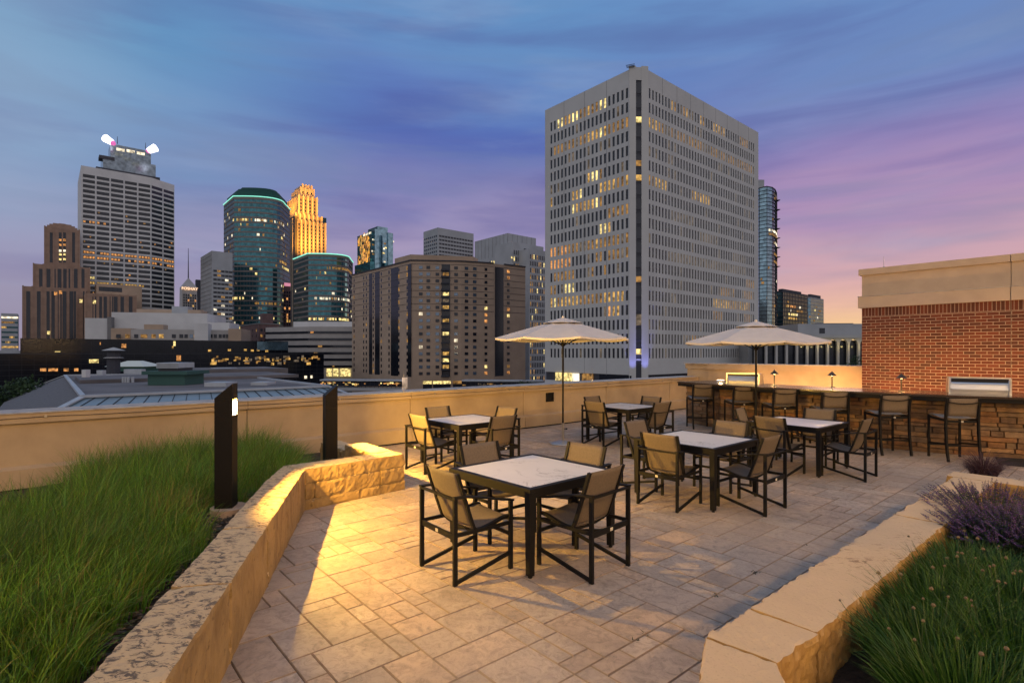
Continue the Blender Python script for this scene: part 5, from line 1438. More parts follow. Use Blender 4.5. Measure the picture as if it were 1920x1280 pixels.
# ---- 4. art deco brown tower
def deco():
    Y = 400; root = bld('art_deco_tower', 'stepped brown stone art deco tower with tall vertical window strips', on(84, Y))
    W_ = []
    def tier(p0, p1, ytop, ybot, dY, depth, nm, strips, sy0, sy1, mk='black', w=2.2, taper=0):
        A = on(p0, Y + dY); L = along(A, U, p1); B = A + U * L; mb = MB(); pl = [A, B, B + V * depth, A + V * depth]
        mb.prism(pl, zat(ybot, Y + dY), zat(ytop, Y + dY)); put(mb, nm, M['brown_stone'], root)
        for px in strips:
            s = along(A, U, px); c = A + U * s; z0, z1 = zat(sy1, c.y), zat(sy0, c.y)
            W_.append((Vector((c.x, c.y, (z0 + z1) / 2)) - V * .02, ang(U), w, z1 - z0, .2, mk))
        # stone pilasters between the strips
        mb = MB(); n = int(L / 5)
        for k in range(n + 1): c = A + U * (L * k / n); mb.frame(Vector((c.x, c.y, (zat(ybot, Y + dY) + zat(ytop, Y + dY)) / 2)) - V * .15, U, V, Vector((0, 0, 1)), .9, .5, zat(ytop, Y + dY) - zat(ybot, Y + dY) + .8)
        put(mb, 'pilasters', M['brown_stone'], root)
        return A, L
    tier(43, 160, 536, 760, -12, 40, 'lower_block', (53, 73, 91, 99, 112, 121, 134, 142, 159), 546, 700)
    tier(160, 255, 549, 760, -6, 30, 'east_wing', (177, 189.5, 197, 209, 217, 229, 245), 556, 640)
    tier(63, 168, 494, 760, -2, 34, 'middle_block', (77, 91, 101, 111.5, 121.5, 132, 142, 155), 504, 540)
    A, L = tier(84, 149, 424, 760, 2, 26, 'tower_shaft', (96, 113, 121, 138), 436, 492, w=1.6)
    mb = MB()   # rounded shoulders
    for k, (a, y) in enumerate(((1.2, 420.5), (2.6, 417.5), (4.6, 415), (8, 413.5))):
        pl = [A + U * a + V * a * .5, A + U * (L - a) + V * a * .5, A + U * (L - a) + V * (26 - a), A + U * a + V * (26 - a)]; mb.prism(pl, zat(424.3, Y + 2), zat(y, Y + 2))
    put(mb, 'rounded_crown', M['brown_stone'], root)
    for px in (113, 121):
        for y, k in ((450, 'orange'), (459, 'orange'), (470, 'white'), (477, 'bright'), (486, 'bright')):
            c = on(px, Y + 2); s = along(A, U, px); c = A + U * s; W_.append((Vector((c.x, c.y, zat(y, c.y))) - V * .12, ang(U), 1.5, 1.6, .2, k))
    for px, y, k in ((112, 551, 'orange'), (121, 549, 'orange'), (159, 565, 'bright'), (177, 566, 'bright'), (99, 624, 'bright')):
        W_.append((on(px, Y - 13 + 4, zat(y, Y - 9)) + Vector((0, -3.5 if px < 160 else 0, 0)), ang(U), 1.7, 2.4, .3, k))
    windows(root, W_, 'window_strip')
deco()
def deco_annex():
    Y = 415; root = bld('office_block', 'plain tan roof block with dark louvres behind the art deco tower', on(181, Y))
    A = on(181, Y); L = along(A, U, 266); mb = MB(); mb.prism([A, A + U * L, A + U * L + V * 20, A + V * 20], GZ, zat(531, Y)); put(mb, 'wall', M['conc_tan'], root)
    windows(root, facade(A, U, -V, L, L * .05, L * .55, zat(546, Y), zat(536, Y), 5, 1, 3.0, 3.4, lambda r, c: 'black'), 'louvre')
deco_annex()

# ---- generic slab / curtain-wall blocks
def banded(name, label, P, plan_pts, ztop, zbot, ph, frac, wall, gl, seed, lits, group=None, cap=None, cat='building', litn=30, faces=None):
    """floors of glass between projecting spandrel bands; lit rooms are small panes set in the glass"""
    root = bld(name, label, P, cat, group); n = len(plan_pts); cx = sum((p for p in plan_pts), Vector()) / n
    mb = MB(); mb.prism(plan_pts, zbot, ztop - .05); put(mb, 'glazing', gl, root)
    k = 0; z = ztop; rr = random.Random(seed)
    out = [p + (p - cx).normalized() * .35 for p in plan_pts]; bands = []
    nb = int((ztop - zbot) / ph)
    for k in range(nb):
        mb = MB(); z1 = ztop - k * ph; z0 = z1 - ph * (frac if k else frac * 1.6); mb.prism(out, z0, z1); bands.append(mb)
    for mb in bands[:60]: put(mb, 'spandrel', wall, root)
    W_ = []
    vis = faces or [i for i in range(n) if True]
    seg = []
    for i in vis:
        a, b = plan_pts[i], plan_pts[(i + 1) % n]; d = (b - a); L = d.length; d = d / L; nn = Vector((d.y, -d.x, 0))
        if nn.dot(Vector((a.x, a.y, 0))) < 0: seg.append((a, d, L, nn))
    tot = sum(s[2] for s in seg)
    def put_lit(s, r, w, mk):
        for a, d, L, nn in seg:
            if s < L:
                w = min(w, L - s); W_.append((Vector((a.x, a.y, ztop - ph * (r + frac + (1 - frac) / 2))) + d * (s + w / 2) + nn * .10, ang(d), w, ph * (1 - frac) * .7, .3, mk)); return
            s -= L
    for r, s0, s1, mk in lits: 
        s = s0 * tot
        while s < s1 * tot: put_lit(s, r, rr.uniform(.8, 2.4), mk if rr.random() < .8 else 'dim'); s += rr.uniform(1.5, 3.2)
    for k in range(litn): put_lit(rr.uniform(0, .97) * tot, rr.randrange(2, max(3, nb - 1)), rr.uniform(.6, 2.2), rr.choice(('white', 'dim', 'dim', 'bright', 'faint')))
    if W_: windows(root, W_, 'lit_window')
    # mullions
    mb = MB()
    for a, d, L, nn in seg:
        m_ = max(1, int(L / 2.2))
        for q in range(m_ + 1): mb.frame(Vector((a.x, a.y, (ztop + zbot) / 2)) + d * (L * q / m_) + nn * .05, d, nn, Vector((0, 0, 1)), .14, .2, ztop - zbot - .2)
    put(mb, 'mullions', M['seam'] if wall is not M['dark_slab'] else wall, root)
    return root, seg
def curved(P, pxl, pxc, pxr, Y, bul, depth):
    """plan: narrow left face, then a front that bulges out and wraps round at the right"""
    A = on(pxc, Y); L0 = on(pxl, Y) ; Lf = A + V * along(A, V, pxl); B = A + U * along(A, U, pxr) ; pts = [Lf]
    Bx = on(pxr, Y + depth * .55)
    n = 9
    ctrl1 = A + Vector((1, .0, 0)) * ((pxr - pxc) / F * Y * .62)
    pts.append(A)
    for k in range(1, n + 1):
        t = k / n; p = A * (1 - t) ** 2 + Vector((Bx.x + bul, A.y - bul * .2, 0)) * 2 * t * (1 - t) + Bx * t * t; pts.append(p)
    pts += [Bx + Vector((-3, depth * .5, 0)), Lf + Vector((6, depth * .6, 0))]
    return pts
green_neon = mat('green_neon', (.2, .8, .6), .4, emit=(.35, 1.0, .75), es=.9)
def neon(root, pts, z, r=.35):
    mb = MB(); cx = sum((p for p in pts), Vector()) / len(pts)
    q = [p + (p - cx).normalized() * .8 + Vector((0, 0, z)) for p in pts]
    for a, b in zip(q, q[1:] + q[:1]): mb.tube(a, b, r, n=6)
    put(mb, 'neon_line', green_neon, root)
M['spandrel'] = cm('spandrel_tan', (.21, .18, .165)); M['green_roof'] = cm('green_roof', (.02, .09, .08))
Y = 480; pts = curved(None, 420, 439, 532, Y, 8, 42)
r_, _ = banded('curved_tower', 'tall curved teal glass tower with a green neon line under its dark green crown', pts[1], pts, zat(369, Y), GZ, 9.2 / F * Y, .30, M['spandrel'], G['teal'], 5,
               [(4, .3, .45, 'bright'), (4, .5, .8, 'white'), (13, .75, .95, 'bright'), (12, .7, .9, 'lit'), (20, .25, .42, 'bright'), (20, .75, .95, 'bright'), (21, .5, .65, 'dim')], litn=110)
neon(r_, pts, zat(368, Y), .42)
cx = sum((p for p in pts), Vector()) / len(pts)
for k, (s, y) in enumerate(((.92, 362), (.84, 358), (.72, 354))):
    mb = MB(); q = [cx + (p - cx) * s for p in pts]; mb.prism(q, zat(369, Y), zat(y, Y + 8)); put(mb, 'crown', M['green_roof'], r_)
Y = 440; pts = curved(None, 551, 578, 655, Y, 7, 40)
r_, _ = banded('curved_tower', 'shorter curved teal glass tower with a green neon rim, right of the golden tower', pts[1], pts, zat(476, Y), GZ, 9.6 / F * Y, .34, M['spandrel'], G['teal'], 9,
               [(8, .4, .8, 'white'), (12, .35, .7, 'bright'), (13, .35, .75, 'bright'), (2, .5, .9, 'dim')], litn=60)
neon(r_, pts, zat(475.5, Y), .42)
# grey box left of the tall curved tower
def simple(name, label, px0, pxc, px1, Y, ytop, wall, group=None, depth=None):
    """a block whose near corner shows at pxc, its left face running back to px0 and its right face to px1"""
    P = on(pxc, Y); Lv = along(P, V, px0) if px0 < pxc - .5 else (depth or 20); Lu = along(P, U, px1) if px1 > pxc + .5 else (depth or 20)
    if Lv < 0 or Lv > 400: Lv = depth or 20
    if Lu < 0 or Lu > 400: Lu = depth or 20
    root = bld(name, label, P, group=group); zt = zat(ytop, Y); mb = MB(); mb.prism(plan(P, Lu, Lv), GZ, zt); put(mb, 'wall', wall, root); return root, P, Lu, Lv, zt
root, P, Lu, Lv, zt = simple('office_block', 'grey office block squeezed left of the tall curved tower', 376, 397, 436, 430, 470, M['conc_grey'])
ph = 3.4; f = rp(8, [(.78, 'black'), (.12, 'white'), (.1, 'dim')])
windows(root, facade(P, U, -V, Lu, 1, Lu, zt - 14 - ph * 22, zt - 14, 5, 22, (Lu - 1) / 5 * .9, ph * .5, lambda r, c: f()), 'window_bay')
mb = MB(); 
for k in range(12): mb.frame(Vector((P.x, P.y, zt - 5)) + V * (Lv * k / 12) - U * .05, V, U, Vector((0, 0, 1)), .15, .2, 10)
for k in range(1, 30): mb.frame(Vector((P.x, P.y, zt - k * 3.4)) + V * (Lv / 2) - U * .05, V, U, Vector((0, 0, 1)), Lv, .2, .3)
put(mb, 'facade_joints', M['seam'], root)

# ---- the golden stepped tower and its dark neighbour
M['gold_stone'] = cm('pale_gold_stone', (.55, .42, .28), .05); M['gold_side'] = cm('brown_granite', (.22, .16, .14))
def golden():
    Y = 620; P = on(556, Y); root = bld('stepped_tower', 'tall stepped tower floodlit gold', P); tiers = []
    def tier(pl, pc, pr, ytop, dY, nm, m):
        A = on(pc, Y + dY); Lv = along(A, V, pl); Lu = along(A, U, pr); mb = MB(); mb.prism(plan(A, Lu, Lv), GZ, zat(ytop, Y + dY)); put(mb, nm, m, root)
        mb = MB(); n = max(3, int(Lu / 4.4)); zt = zat(ytop, Y + dY)
        for k in range(n + 1): mb.frame(Vector((A.x, A.y, zt - 60)) + U * (Lu * k / n) - V * .5, U, V, Vector((0, 0, 1)), 1.7, 1.4, 122)
        n2 = max(2, int(Lv / 4))
        for k in range(1, n2): mb.frame(Vector((A.x, A.y, zt - 40)) + V * (Lv * k / n2) - U * .3, V, U, Vector((0, 0, 1)), .9, .9, 80)
        put(mb, 'pilasters', M['gold_stone'], root)
        W_ = facade(A, U, -V, Lu, 0, Lu, zt - 120, zt - 3, n, 30, 1.6, 2.4, lambda r, c: 'dark', out=.05)
        tiers.append((A, Lu, Lv, zt, W_)); return W_
    W_ = []
    W_ += tier(537, 549, 610, 411, -8, 'lower_shaft', M['gold_side']); W_ += tier(537.5, 554, 603, 400, -4, 'shaft', M['gold_side']); W_ += tier(538, 560, 594, 366, 0, 'upper_shaft', M['gold_side'])
    W_ += tier(546, 564, 588, 352, 5, 'crown', M['gold_stone']); W_ += tier(552, 567, 584, 346.5, 8, 'crown_top', M['gold_stone'])
    windows(root, W_)
    A = on(553, Y - 14); Lv = along(A, V, 534); mb = MB(); mb.prism([A, A + U * 3, A + U * 3 + V * Lv, A + V * Lv], GZ, zat(404, Y - 14)); put(mb, 'dark_side_wing', cm('brown_side_granite', (.07, .055, .05)), root)
    # floodlights, low in front of the faces and on the setbacks
    def fl(p, to, e, size=60, col=(1, .45, .05)):
        ld = bpy.data.lights.new('floodlight', 'SPOT'); ld.energy = e * .042; ld.color = col; ld.spot_size = R(size); ld.spot_blend = .9; ld.shadow_soft_size = .5
        lo = bpy.data.objects.new('floodlight', ld); COL.objects.link(lo); lo.parent = root; lo.location = p - root.location; lo.rotation_euler = (to - p).to_track_quat('-Z', 'Y').to_euler()
    for px, py, e in ((568, 478, 5.0e6), (585, 480, 7.0e6), (603, 478, 3.0e6)):
        p = on(px, Y - 36, zat(py, Y - 36)); fl(p, on(px - 3, Y, zat(py - 45, Y)), e, 75)
    for px, py, e in ((560, 402, 2.0e6), (585, 402, 2.0e6), (575, 372, 1.2e6)):
        p = on(px, Y - 26, zat(py, Y - 26)); fl(p, on(px - 1, Y + 3, zat(py - 25, Y)), e, 95)
    p = on(528, Y - 4, zat(405, Y - 4)); fl(p, on(545, Y + 12, zat(372, Y)), 2.4e6, 90)
golden()
root, P, Lu, Lv, zt = simple('office_block', 'dark glass tower edge just right of the golden tower', 598, 600, 612, 680, 407, G['tealdk'], depth=20)
root, P, Lu, Lv, zt = simple('office_block', 'narrow dark block between the tall curved tower and the golden tower', 529, 532, 545, 500, 530, M['dark_brick'], depth=15)
f = rp(12, [(.8, 'black'), (.12, 'orange'), (.08, 'lit')]); windows(root, facade(P, U, -V, Lu, 0, Lu, zat(640, 500), zat(545, 500), 3, 16, 1.4, 2.2, lambda r, c: f()))
mb = MB(); mb.frame(Vector((P.x, P.y, zat(533, 500))) + U * (Lu * .5) - V * .3, U, V, Vector((0, 0, 1)), Lu * .9, .4, 3.0); put(mb, 'pink_sign_band', mat('pink_band', (.4, .2, .3), .5, emit=(1, .35, .45), es=.6), root)

# ---- obelisk tower with sign
def obelisk():
    Y = 700; A = on(341, Y); root = bld('obelisk_tower', 'slim pyramid-topped stone tower with a glowing rooftop sign and a tall mast', A); Lu = along(A, U, 370); w = Lu
    top = [A + U * (Lu * .02) + V * (w * .02), A + U * (Lu * .98) + V * (w * .02), A + U * (Lu * .98) + V * (w * .98), A + U * (Lu * .02) + V * (w * .98)]
    mb = MB(); mb.prism([A - U * 1 - V * 1, A + U * (Lu + 1) - V * 1, A + U * (Lu + 1) + V * (w + 1), A - U * 1 + V * (w + 1)], GZ, zat(537, Y), poly1=top); put(mb, 'shaft', M['conc_pale'], root)
    c = A + U * (Lu / 2) + V * (w / 2); mb = MB(); mb.prism(top, zat(537, Y), zat(519, Y), poly1=[c + (p - c) * .05 for p in top]); put(mb, 'pyramid_roof', M['conc_pale'], root)
    mb = MB(); z1 = zat(519, Y); mb.tube((c.x, c.y, z1), (c.x, c.y, zat(462, Y)), .7, .25, 6); put(mb, 'mast', M['dark_slab'], root)
    # sign letters
    cu = bpy.data.curves.new('sign_text', 'FONT'); cu.body = 'FOSHAY'; cu.size = 5.0; cu.extrude = .2; cu.align_x = 'CENTER'; cu.align_y = 'CENTER'; cu.space_character = 1.0
    cu.materials.append(mat('sign_glow', (1, .8, .6), .4, emit=(1, .62, .35), es=1.5)); tmp = bpy.data.objects.new('tmp', cu); COL.objects.link(tmp); bpy.context.view_layer.update(); me = bpy.data.meshes.new_from_object(tmp.evaluated_get(bpy.context.evaluated_depsgraph_get())); bpy.data.objects.remove(tmp); o = bpy.data.objects.new('sign_letters', me); COL.objects.link(o); o.parent = root
    q = A + U * (Lu / 2) - V * .8; o.location = Vector((q.x, q.y, zat(540.5, Y))) - root.location; o.rotation_euler = (R(90), 0, ang(U))
    f = rp(14, [(.80, 'dark'), (.12, 'orange'), (.08, 'lit')]); windows(root, facade(A - U * 0 - V * .6, U, -V, Lu, 1, Lu - 1, zat(640, Y), zat(550, Y), 6, 18, 1.5, 2.4, lambda r, c: f()))
obelisk()
root, P, Lu, Lv, zt = simple('office_block', 'dark block peeking out behind the pyramid-topped tower', 366, 368, 377, 760, 524, M['dark_slab'], depth=18)

# ---- teal stepped glass tower whose gold reflection is imitated by glowing panes
def teal():
    Y = 420; root = bld('glass_tower', 'stepped teal glass tower, gold reflection imitated by glowing panes on its left face', on(698, Y))
    def t(pl, pc, pr, ytop, dY, nm, m):
        A = on(pc, Y + dY); mb = MB(); mb.prism(plan(A, along(A, U, pr), along(A, V, pl)), GZ, zat(ytop, Y + dY)); put(mb, nm, m, root); return A, along(A, U, pr), along(A, V, pl)
    A, a, b = t(665, 694, 743, 490, -3, 'lower_volume', G['teal']); A, a, b = t(670, 697, 737, 434, 0, 'shaft', G['teal']); A1 = t(690, 708, 727, 424, 3, 'crown', G['sky'])
    t(696, 703, 717, 429, -1, 'crown_step', G['sky']); t(725, 728, 737, 436, -2, 'right_step', G['sky'])
    # floor lines and mullions
    mb = MB(); zt = zat(434, Y)
    for k in range(34): mb.frame(Vector((A.x, A.y, zt - 3.4 * k)) + U * (a / 2) - V * .05, U, V, Vector((0, 0, 1)), a, .2, .35); mb.frame(Vector((A.x, A.y, zt - 3.4 * k)) + V * (b / 2) - U * .05, V, U, Vector((0, 0, 1)), b, .2, .35)
    put(mb, 'floor_lines', M['dark_slab'], root)
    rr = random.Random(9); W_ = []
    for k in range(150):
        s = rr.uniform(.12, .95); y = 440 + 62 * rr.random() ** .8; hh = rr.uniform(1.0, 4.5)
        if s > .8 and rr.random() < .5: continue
        W_.append((Vector((A.x, A.y, zat(y, A.y + 8))) + V * (b * s) - U * .1, ang(V), rr.uniform(.5, 1.6), hh, .25, rr.choice(('reflection_glow', 'reflection_glow', 'orange', 'lit'))))
    windows(root, W_, 'painted_reflection_pane')  # mirrored gold painted as small glowing panes
    W_ = [(Vector((A.x, A.y, zat(rr.uniform(445, 520), Y))) + U * (a * rr.random()) - V * .15, ang(U), rr.uniform(.6, 2), 1.2, .3, rr.choice(('white', 'dim', 'bright'))) for k in range(30)]
    W_ += [(Vector((A.x, A.y, zt - .8)) + V * (b * s) - U * .2, ang(V), b * .13, 1.4, .3, 'white') for s in (.1, .3, .5)]
    windows(root, W_, 'lit_window')
teal()
# grey tower behind the apartments
root, P, Lu, Lv, zt = simple('office_tower', 'grey office tower with small dark windows rising behind the brown apartments', 794, 821, 888, 480, 426.5, M['conc_grey'])
windows(root, facade(P, V, -U, Lv, 1, Lv - 1, zt - 36, zt - 5.5, 7, 9, 2.0, 1.6, lambda r, c: 'black') + facade(P, U, -V, Lu, 1, Lu - 1, zt - 36, zt - 5.5, 12, 9, 2.6, 1.6, lambda r, c: 'black'))

# ---- pale blank-topped building left of the big tower
def pale():
    Y = 310; P = on(952, Y); root = bld('office_building', 'pale grey slab building with a blank top and narrow slits left of the big tower', P)
    Lv = along(P, V, 890); zt = zat(437, Y); mb = MB(); mb.prism(plan(P, 22, Lv), GZ, zt); put(mb, 'main_slab', M['conc_grey'], root)
    P2 = on(961, Y - 6); mb = MB(); mb.prism(plan(P2, along(P2, U, 1019), 16), GZ, zat(453, Y - 6)); put(mb, 'second_slab', M['conc_grey'], root)
    P3 = on(992, Y - 10); L3 = along(P3, U, 1024); mb = MB(); mb.prism(plan(P3, L3, 12), GZ, zat(466, Y - 10)); put(mb, 'third_slab', M['conc_grey'], root)
    W_ = []; f = rp(17, [(.75, 'black'), (.2, 'dim'), (.05, 'bright')])
    zt3 = zat(474, Y - 10)
    W_ += facade(P3, U, -V, L3, .5, L3 * .92, zt3 - 20 * 3.75, zt3, 9, 20, .6, 2.5, lambda r, c: f())
    L2 = along(P2, U, 990); zt2 = zat(466, Y - 6); W_ += facade(P2, U, -V, L2, .5, L2 * .55, zt2 - 21 * 3.75, zt2, 4, 21, .65, 2.5, lambda r, c: f())
    W_ += facade(P, V, -U, Lv, .5, Lv - .5, zat(495, Y), zat(482, Y), 14, 1, .65, 3.2, lambda r, c: 'bright' if c in (4, 5, 6) else 'black')
    W_.append((Vector((P2.x, P2.y, zat(590, Y - 6))) + U * (L2 * .8) - V * .05, ang(U), 1.7, 76, .2, 'black'))
    W_.append((Vector((P2.x, P2.y, zat(483, Y - 6))) + U * (-.8) - V * .3, ang(U), .9, 1.1, .2, 'bright'))
    windows(root, W_)
    mb = MB()
    for k in range(9): mb.frame(Vector((P.x, P.y, zt - 6)) + V * (Lv * k / 9) - U * .03, V, U, Vector((0, 0, 1)), .12, .1, 12)
    for k in range(6): mb.frame(Vector((P.x, P.y, zt - 5)) + U * (22 * k / 6) - V * .03, U, V, Vector((0, 0, 1)), .12, .1, 10)
    put(mb, 'panel_seams', M['seam'], root)
pale()

# ---- right of the big tower
Y = 300; A = on(1424, Y); pts = [A, on(1438, Y - 3), on(1448, Y - 1), on(1453, Y + 3), on(1456, Y + 9), on(1457, Y + 20), A + Vector((0, 22, 0))]
r_, seg = banded('glass_tower', 'slim blue glass apartment tower with a rounded corner right of the big tower', A, pts, zat(352, Y), GZ, 7.0 / F * Y * 1.0, .12, M['dark_slab'], G['sky'], 21,
     [(11, .1, .9, 'white'), (12, .1, .9, 'dim'), (14, .2, .9, 'white'), (17, .2, .9, 'dim'), (19, .2, .9, 'dim'), (1, .2, .5, 'faint')], litn=26)
mb = MB(); mb.prism([on(1422, Y + 2), on(1433, Y + 2), on(1433, Y + 12), on(1422, Y + 12)], GZ, zat(335, Y)); put(mb, 'service_core', M['conc_grey'], r_)
mb = MB()
for k in range(8): mb.box(on(1457.3, Y + 6, zat(371 + k * 18, Y)), (1.6, 4, .3))
put(mb, 'balconies', M['dark_slab'], r_)
P = on(1468, 330); pl = plan(P, along(P, U, 1514), along(P, V, 1457))
r_, _ = banded('office_block', 'dark glass mid-rise with a stepped roof right of the slim blue tower', P, pl, zat(545, 330), GZ, 7.6 / F * 330, .22, M['dark_slab'], G['tealdk'], 23, [(3, .1, .4, 'orange'), (5, .2, .5, 'bright'), (6, .2, .5, 'lit'), (4, .5, .7, 'dim'), (9, .3, .7, 'bright')], litn=26)
mb = MB(); mb.prism([p.lerp(P + U * 8 + V * 4, .25) for p in pl], zat(545, 330), zat(540.5, 330)); put(mb, 'roof_step', M['dark_slab'], r_)
P = on(1520, 560); pl = plan(P, along(P, U, 1544), along(P, V, 1514))
r_, _ = banded('apartment_tower', 'small far pale-blue apartment tower on the right skyline', P, pl, zat(557, 560), GZ, 3.6, .25, M['conc_grey'], G['sky'], 25, [], litn=26)
mb = MB(); mb.prism([p.lerp(P + U * 7 + V * 4, .2) for p in pl], zat(557, 560), zat(551, 560)); put(mb, 'roof_step', M['dark_slab'], r_)

def arcade():
    Y = 170; root = bld('arcade_building', 'low pale building with a row of tall rounded arches behind the right umbrella', on(1495, Y)); d = Vector((1, -.03, 0)).normalized(); n = Vector((d.y, -d.x, 0))
    A = on(1496, Y); L = along(A, d, 1640); mb = MB(); mb.prism([A, A + d * L, A + d * L - n * 20, A - n * 20], zat(634, Y), zat(607, Y)); put(mb, 'upper_wall', M['conc_grey'], root)
    B = on(1520, Y + 6); mb = MB(); L3 = along(B, d, 1600); mb.prism([B + d * 2, B + d * L3, B + d * L3 - n * 8, B + d * 2 - n * 8], zat(607, Y), zat(604, Y)); put(mb, 'roof_step', M['dark_slab'], root)
    W_ = [(on(px, Y - .1, zat(620, Y)), 0, 2.4, 1.7, .3, 'dim' if False else 'dark') for px in (1543, 1562, 1598)]
    windows(root, W_, 'louvre')
    A2 = on(1418, Y - 3) ; pitch = 18.6 / F * Y; nb = 13; hw = pitch * .40; z0 = zat(690, Y); zs = zat(647, Y); zt = zat(634, Y); mb = MB()
    D = .8
    for k in range(nb):
        s = pitch * k; c = A2 + d * (s + pitch / 2)
        # pier
        mb.frame(Vector((A2.x, A2.y, (z0 + zs) / 2)) + d * s - n * D / 2, d, n, Vector((0, 0, 1)), pitch - 2 * hw, D, zs - z0)
        m_ = 12; top = []; arc = []
        for q in range(m_ + 1):
            a = math.pi * (1 - q / m_); x = hw * math.cos(a); z = zs + (zt - zs) * .85 * math.sin(a); arc.append((x, z)); top.append((x, zt))
        for q in range(m_):
            for off in (0,):
                p = [(arc[q][0], arc[q][1]), (arc[q + 1][0], arc[q + 1][1]), (top[q + 1][0], zt), (top[q][0], zt)]
                vs = [Vector((c.x, c.y, z)) + d * x for x, z in p] + [Vector((c.x, c.y, z)) + d * x - n * D for x, z in p]
                mb.add(vs, [(0, 1, 2, 3), (7, 6, 5, 4), (0, 4, 5, 1)])
        for sx in (-1, 1):
            x0, x1 = sx * hw, sx * pitch / 2
            vs = [Vector((c.x, c.y, z)) + d * x - n * w_ for w_ in (0, D) for x, z in ((x0, zs), (x1, zs), (x1, zt), (x0, zt))]
            mb.add(vs, [(0, 1, 2, 3), (7, 6, 5, 4)])
    put(mb, 'arches', M['arch_stone'], root)
    q0 = A2 - n * 1.2; mb = MB(); mb.frame(Vector((q0.x, q0.y, (z0 + zt) / 2 - .5)) + d * (pitch * nb / 2) - n * 1, d, n, Vector((0, 0, 1)), pitch * nb, 2, zt - z0 - 1); put(mb, 'glazing', G['black'], root)
    mb = MB(); mb.frame(Vector((A2.x, A2.y, zt + .4)) + d * (pitch * nb / 2) - n * 1.2, d, n, Vector((0, 0, 1)), pitch * nb, 3.2, .8); put(mb, 'cornice', M['conc_grey'], root)
    mb = MB(); q1 = A2 - n * 6; mb.frame(Vector((q1.x, q1.y, (GZ + zt) / 2 - .3)) + d * (pitch * nb / 2) - n * 6, d, n, Vector((0, 0, 1)), pitch * nb, 12, zt - GZ - .6); put(mb, 'body', M['conc_grey'], root)
    for k in range(5, 11):
        ld = bpy.data.lights.new('soffit_light', 'POINT'); ld.energy = 45; ld.color = (1, .75, .25); ld.shadow_soft_size = .1
        lo = bpy.data.objects.new('soffit_light', ld); COL.objects.link(lo); lo.parent = root; q = A2 + d * (pitch * k) + n * 1.4; lo.location = Vector((q.x, q.y, zs - .5)) - root.location
M['arch_stone'] = cm('arch_stone', (.45, .43, .40))
arcade()

# ---- low buildings in front, left side
def whites():
    Y = 260; root = bld('white_building', 'long low white building with blank walls and a row of small windows', on(160, Y)); d = Vector((1, .25, 0)).normalized(); n = Vector((d.y, -d.x, 0))
    def b(p0, p1, ytop, dY, depth, nm, m):
        A = on(p0, Y + dY); L = along(A, d, p1); mb = MB(); mb.prism([A, A + d * L, A + d * L - n * depth, A - n * depth], GZ, zat(ytop, Y + dY)); put(mb, nm, m, root); return A, L
    b(159, 201, 596, -4, 30, 'left_volume', M['conc_white']); b(201, 209, 594, -3, 30, 'shadow_joint', M['seam']); A, L = b(209, 389, 585, 0, 34, 'main_volume', M['conc_white']); b(389, 430, 604, 4, 20, 'right_volume', M['conc_white'])
    b(256, 376, 579, 26, 12, 'roof_plant', M['conc_tan']); b(322, 352, 574, 30, 8, 'roof_plant', M['conc_grey'])
    b(208, 245, 615, -14, 12, 'tan_bay', M['conc_tan']); A, L = b(245, 428, 617, -12, 12, 'window_range', M['conc_pale']); b(270, 306, 608, -9, 6, 'stair_box', M['conc_tan']); b(364, 390, 606, -10, 6, 'lift_box', M['conc_white']); b(428, 452, 616, -6, 20, 'end_bay', M['conc_tan'])
    W_ = []
    for px, w, k in ((222, 1.7, 'black'), (239, 1.6, 'dim'), (255.5, 1.6, 'dark'), (270, 2.6, 'dim'), (288, 1.7, 'dim'), (302.5, 1.8, 'lit'), (326, 1.6, 'black'), (340, 1.6, 'dark'), (349, 1.4, 'black'), (359, 1.4, 'blue'), (367, 1.4, 'lit'), (376, 1.4, 'blue'), (386, 1.4, 'dark'), (395.5, 1.4, 'black'), (404, 1.3, 'black'), (413, 1.3, 'black'), (420, 1.2, 'black'), (426, 1.0, 'black')):
        q = A + d * along(A, d, px) if px > 245 else on(px, Y - 14); W_.append((Vector((q.x, q.y, zat(630, q.y))) + n * .06, ang(d), w, 1.7, .2, k))
    windows(root, W_)
whites()
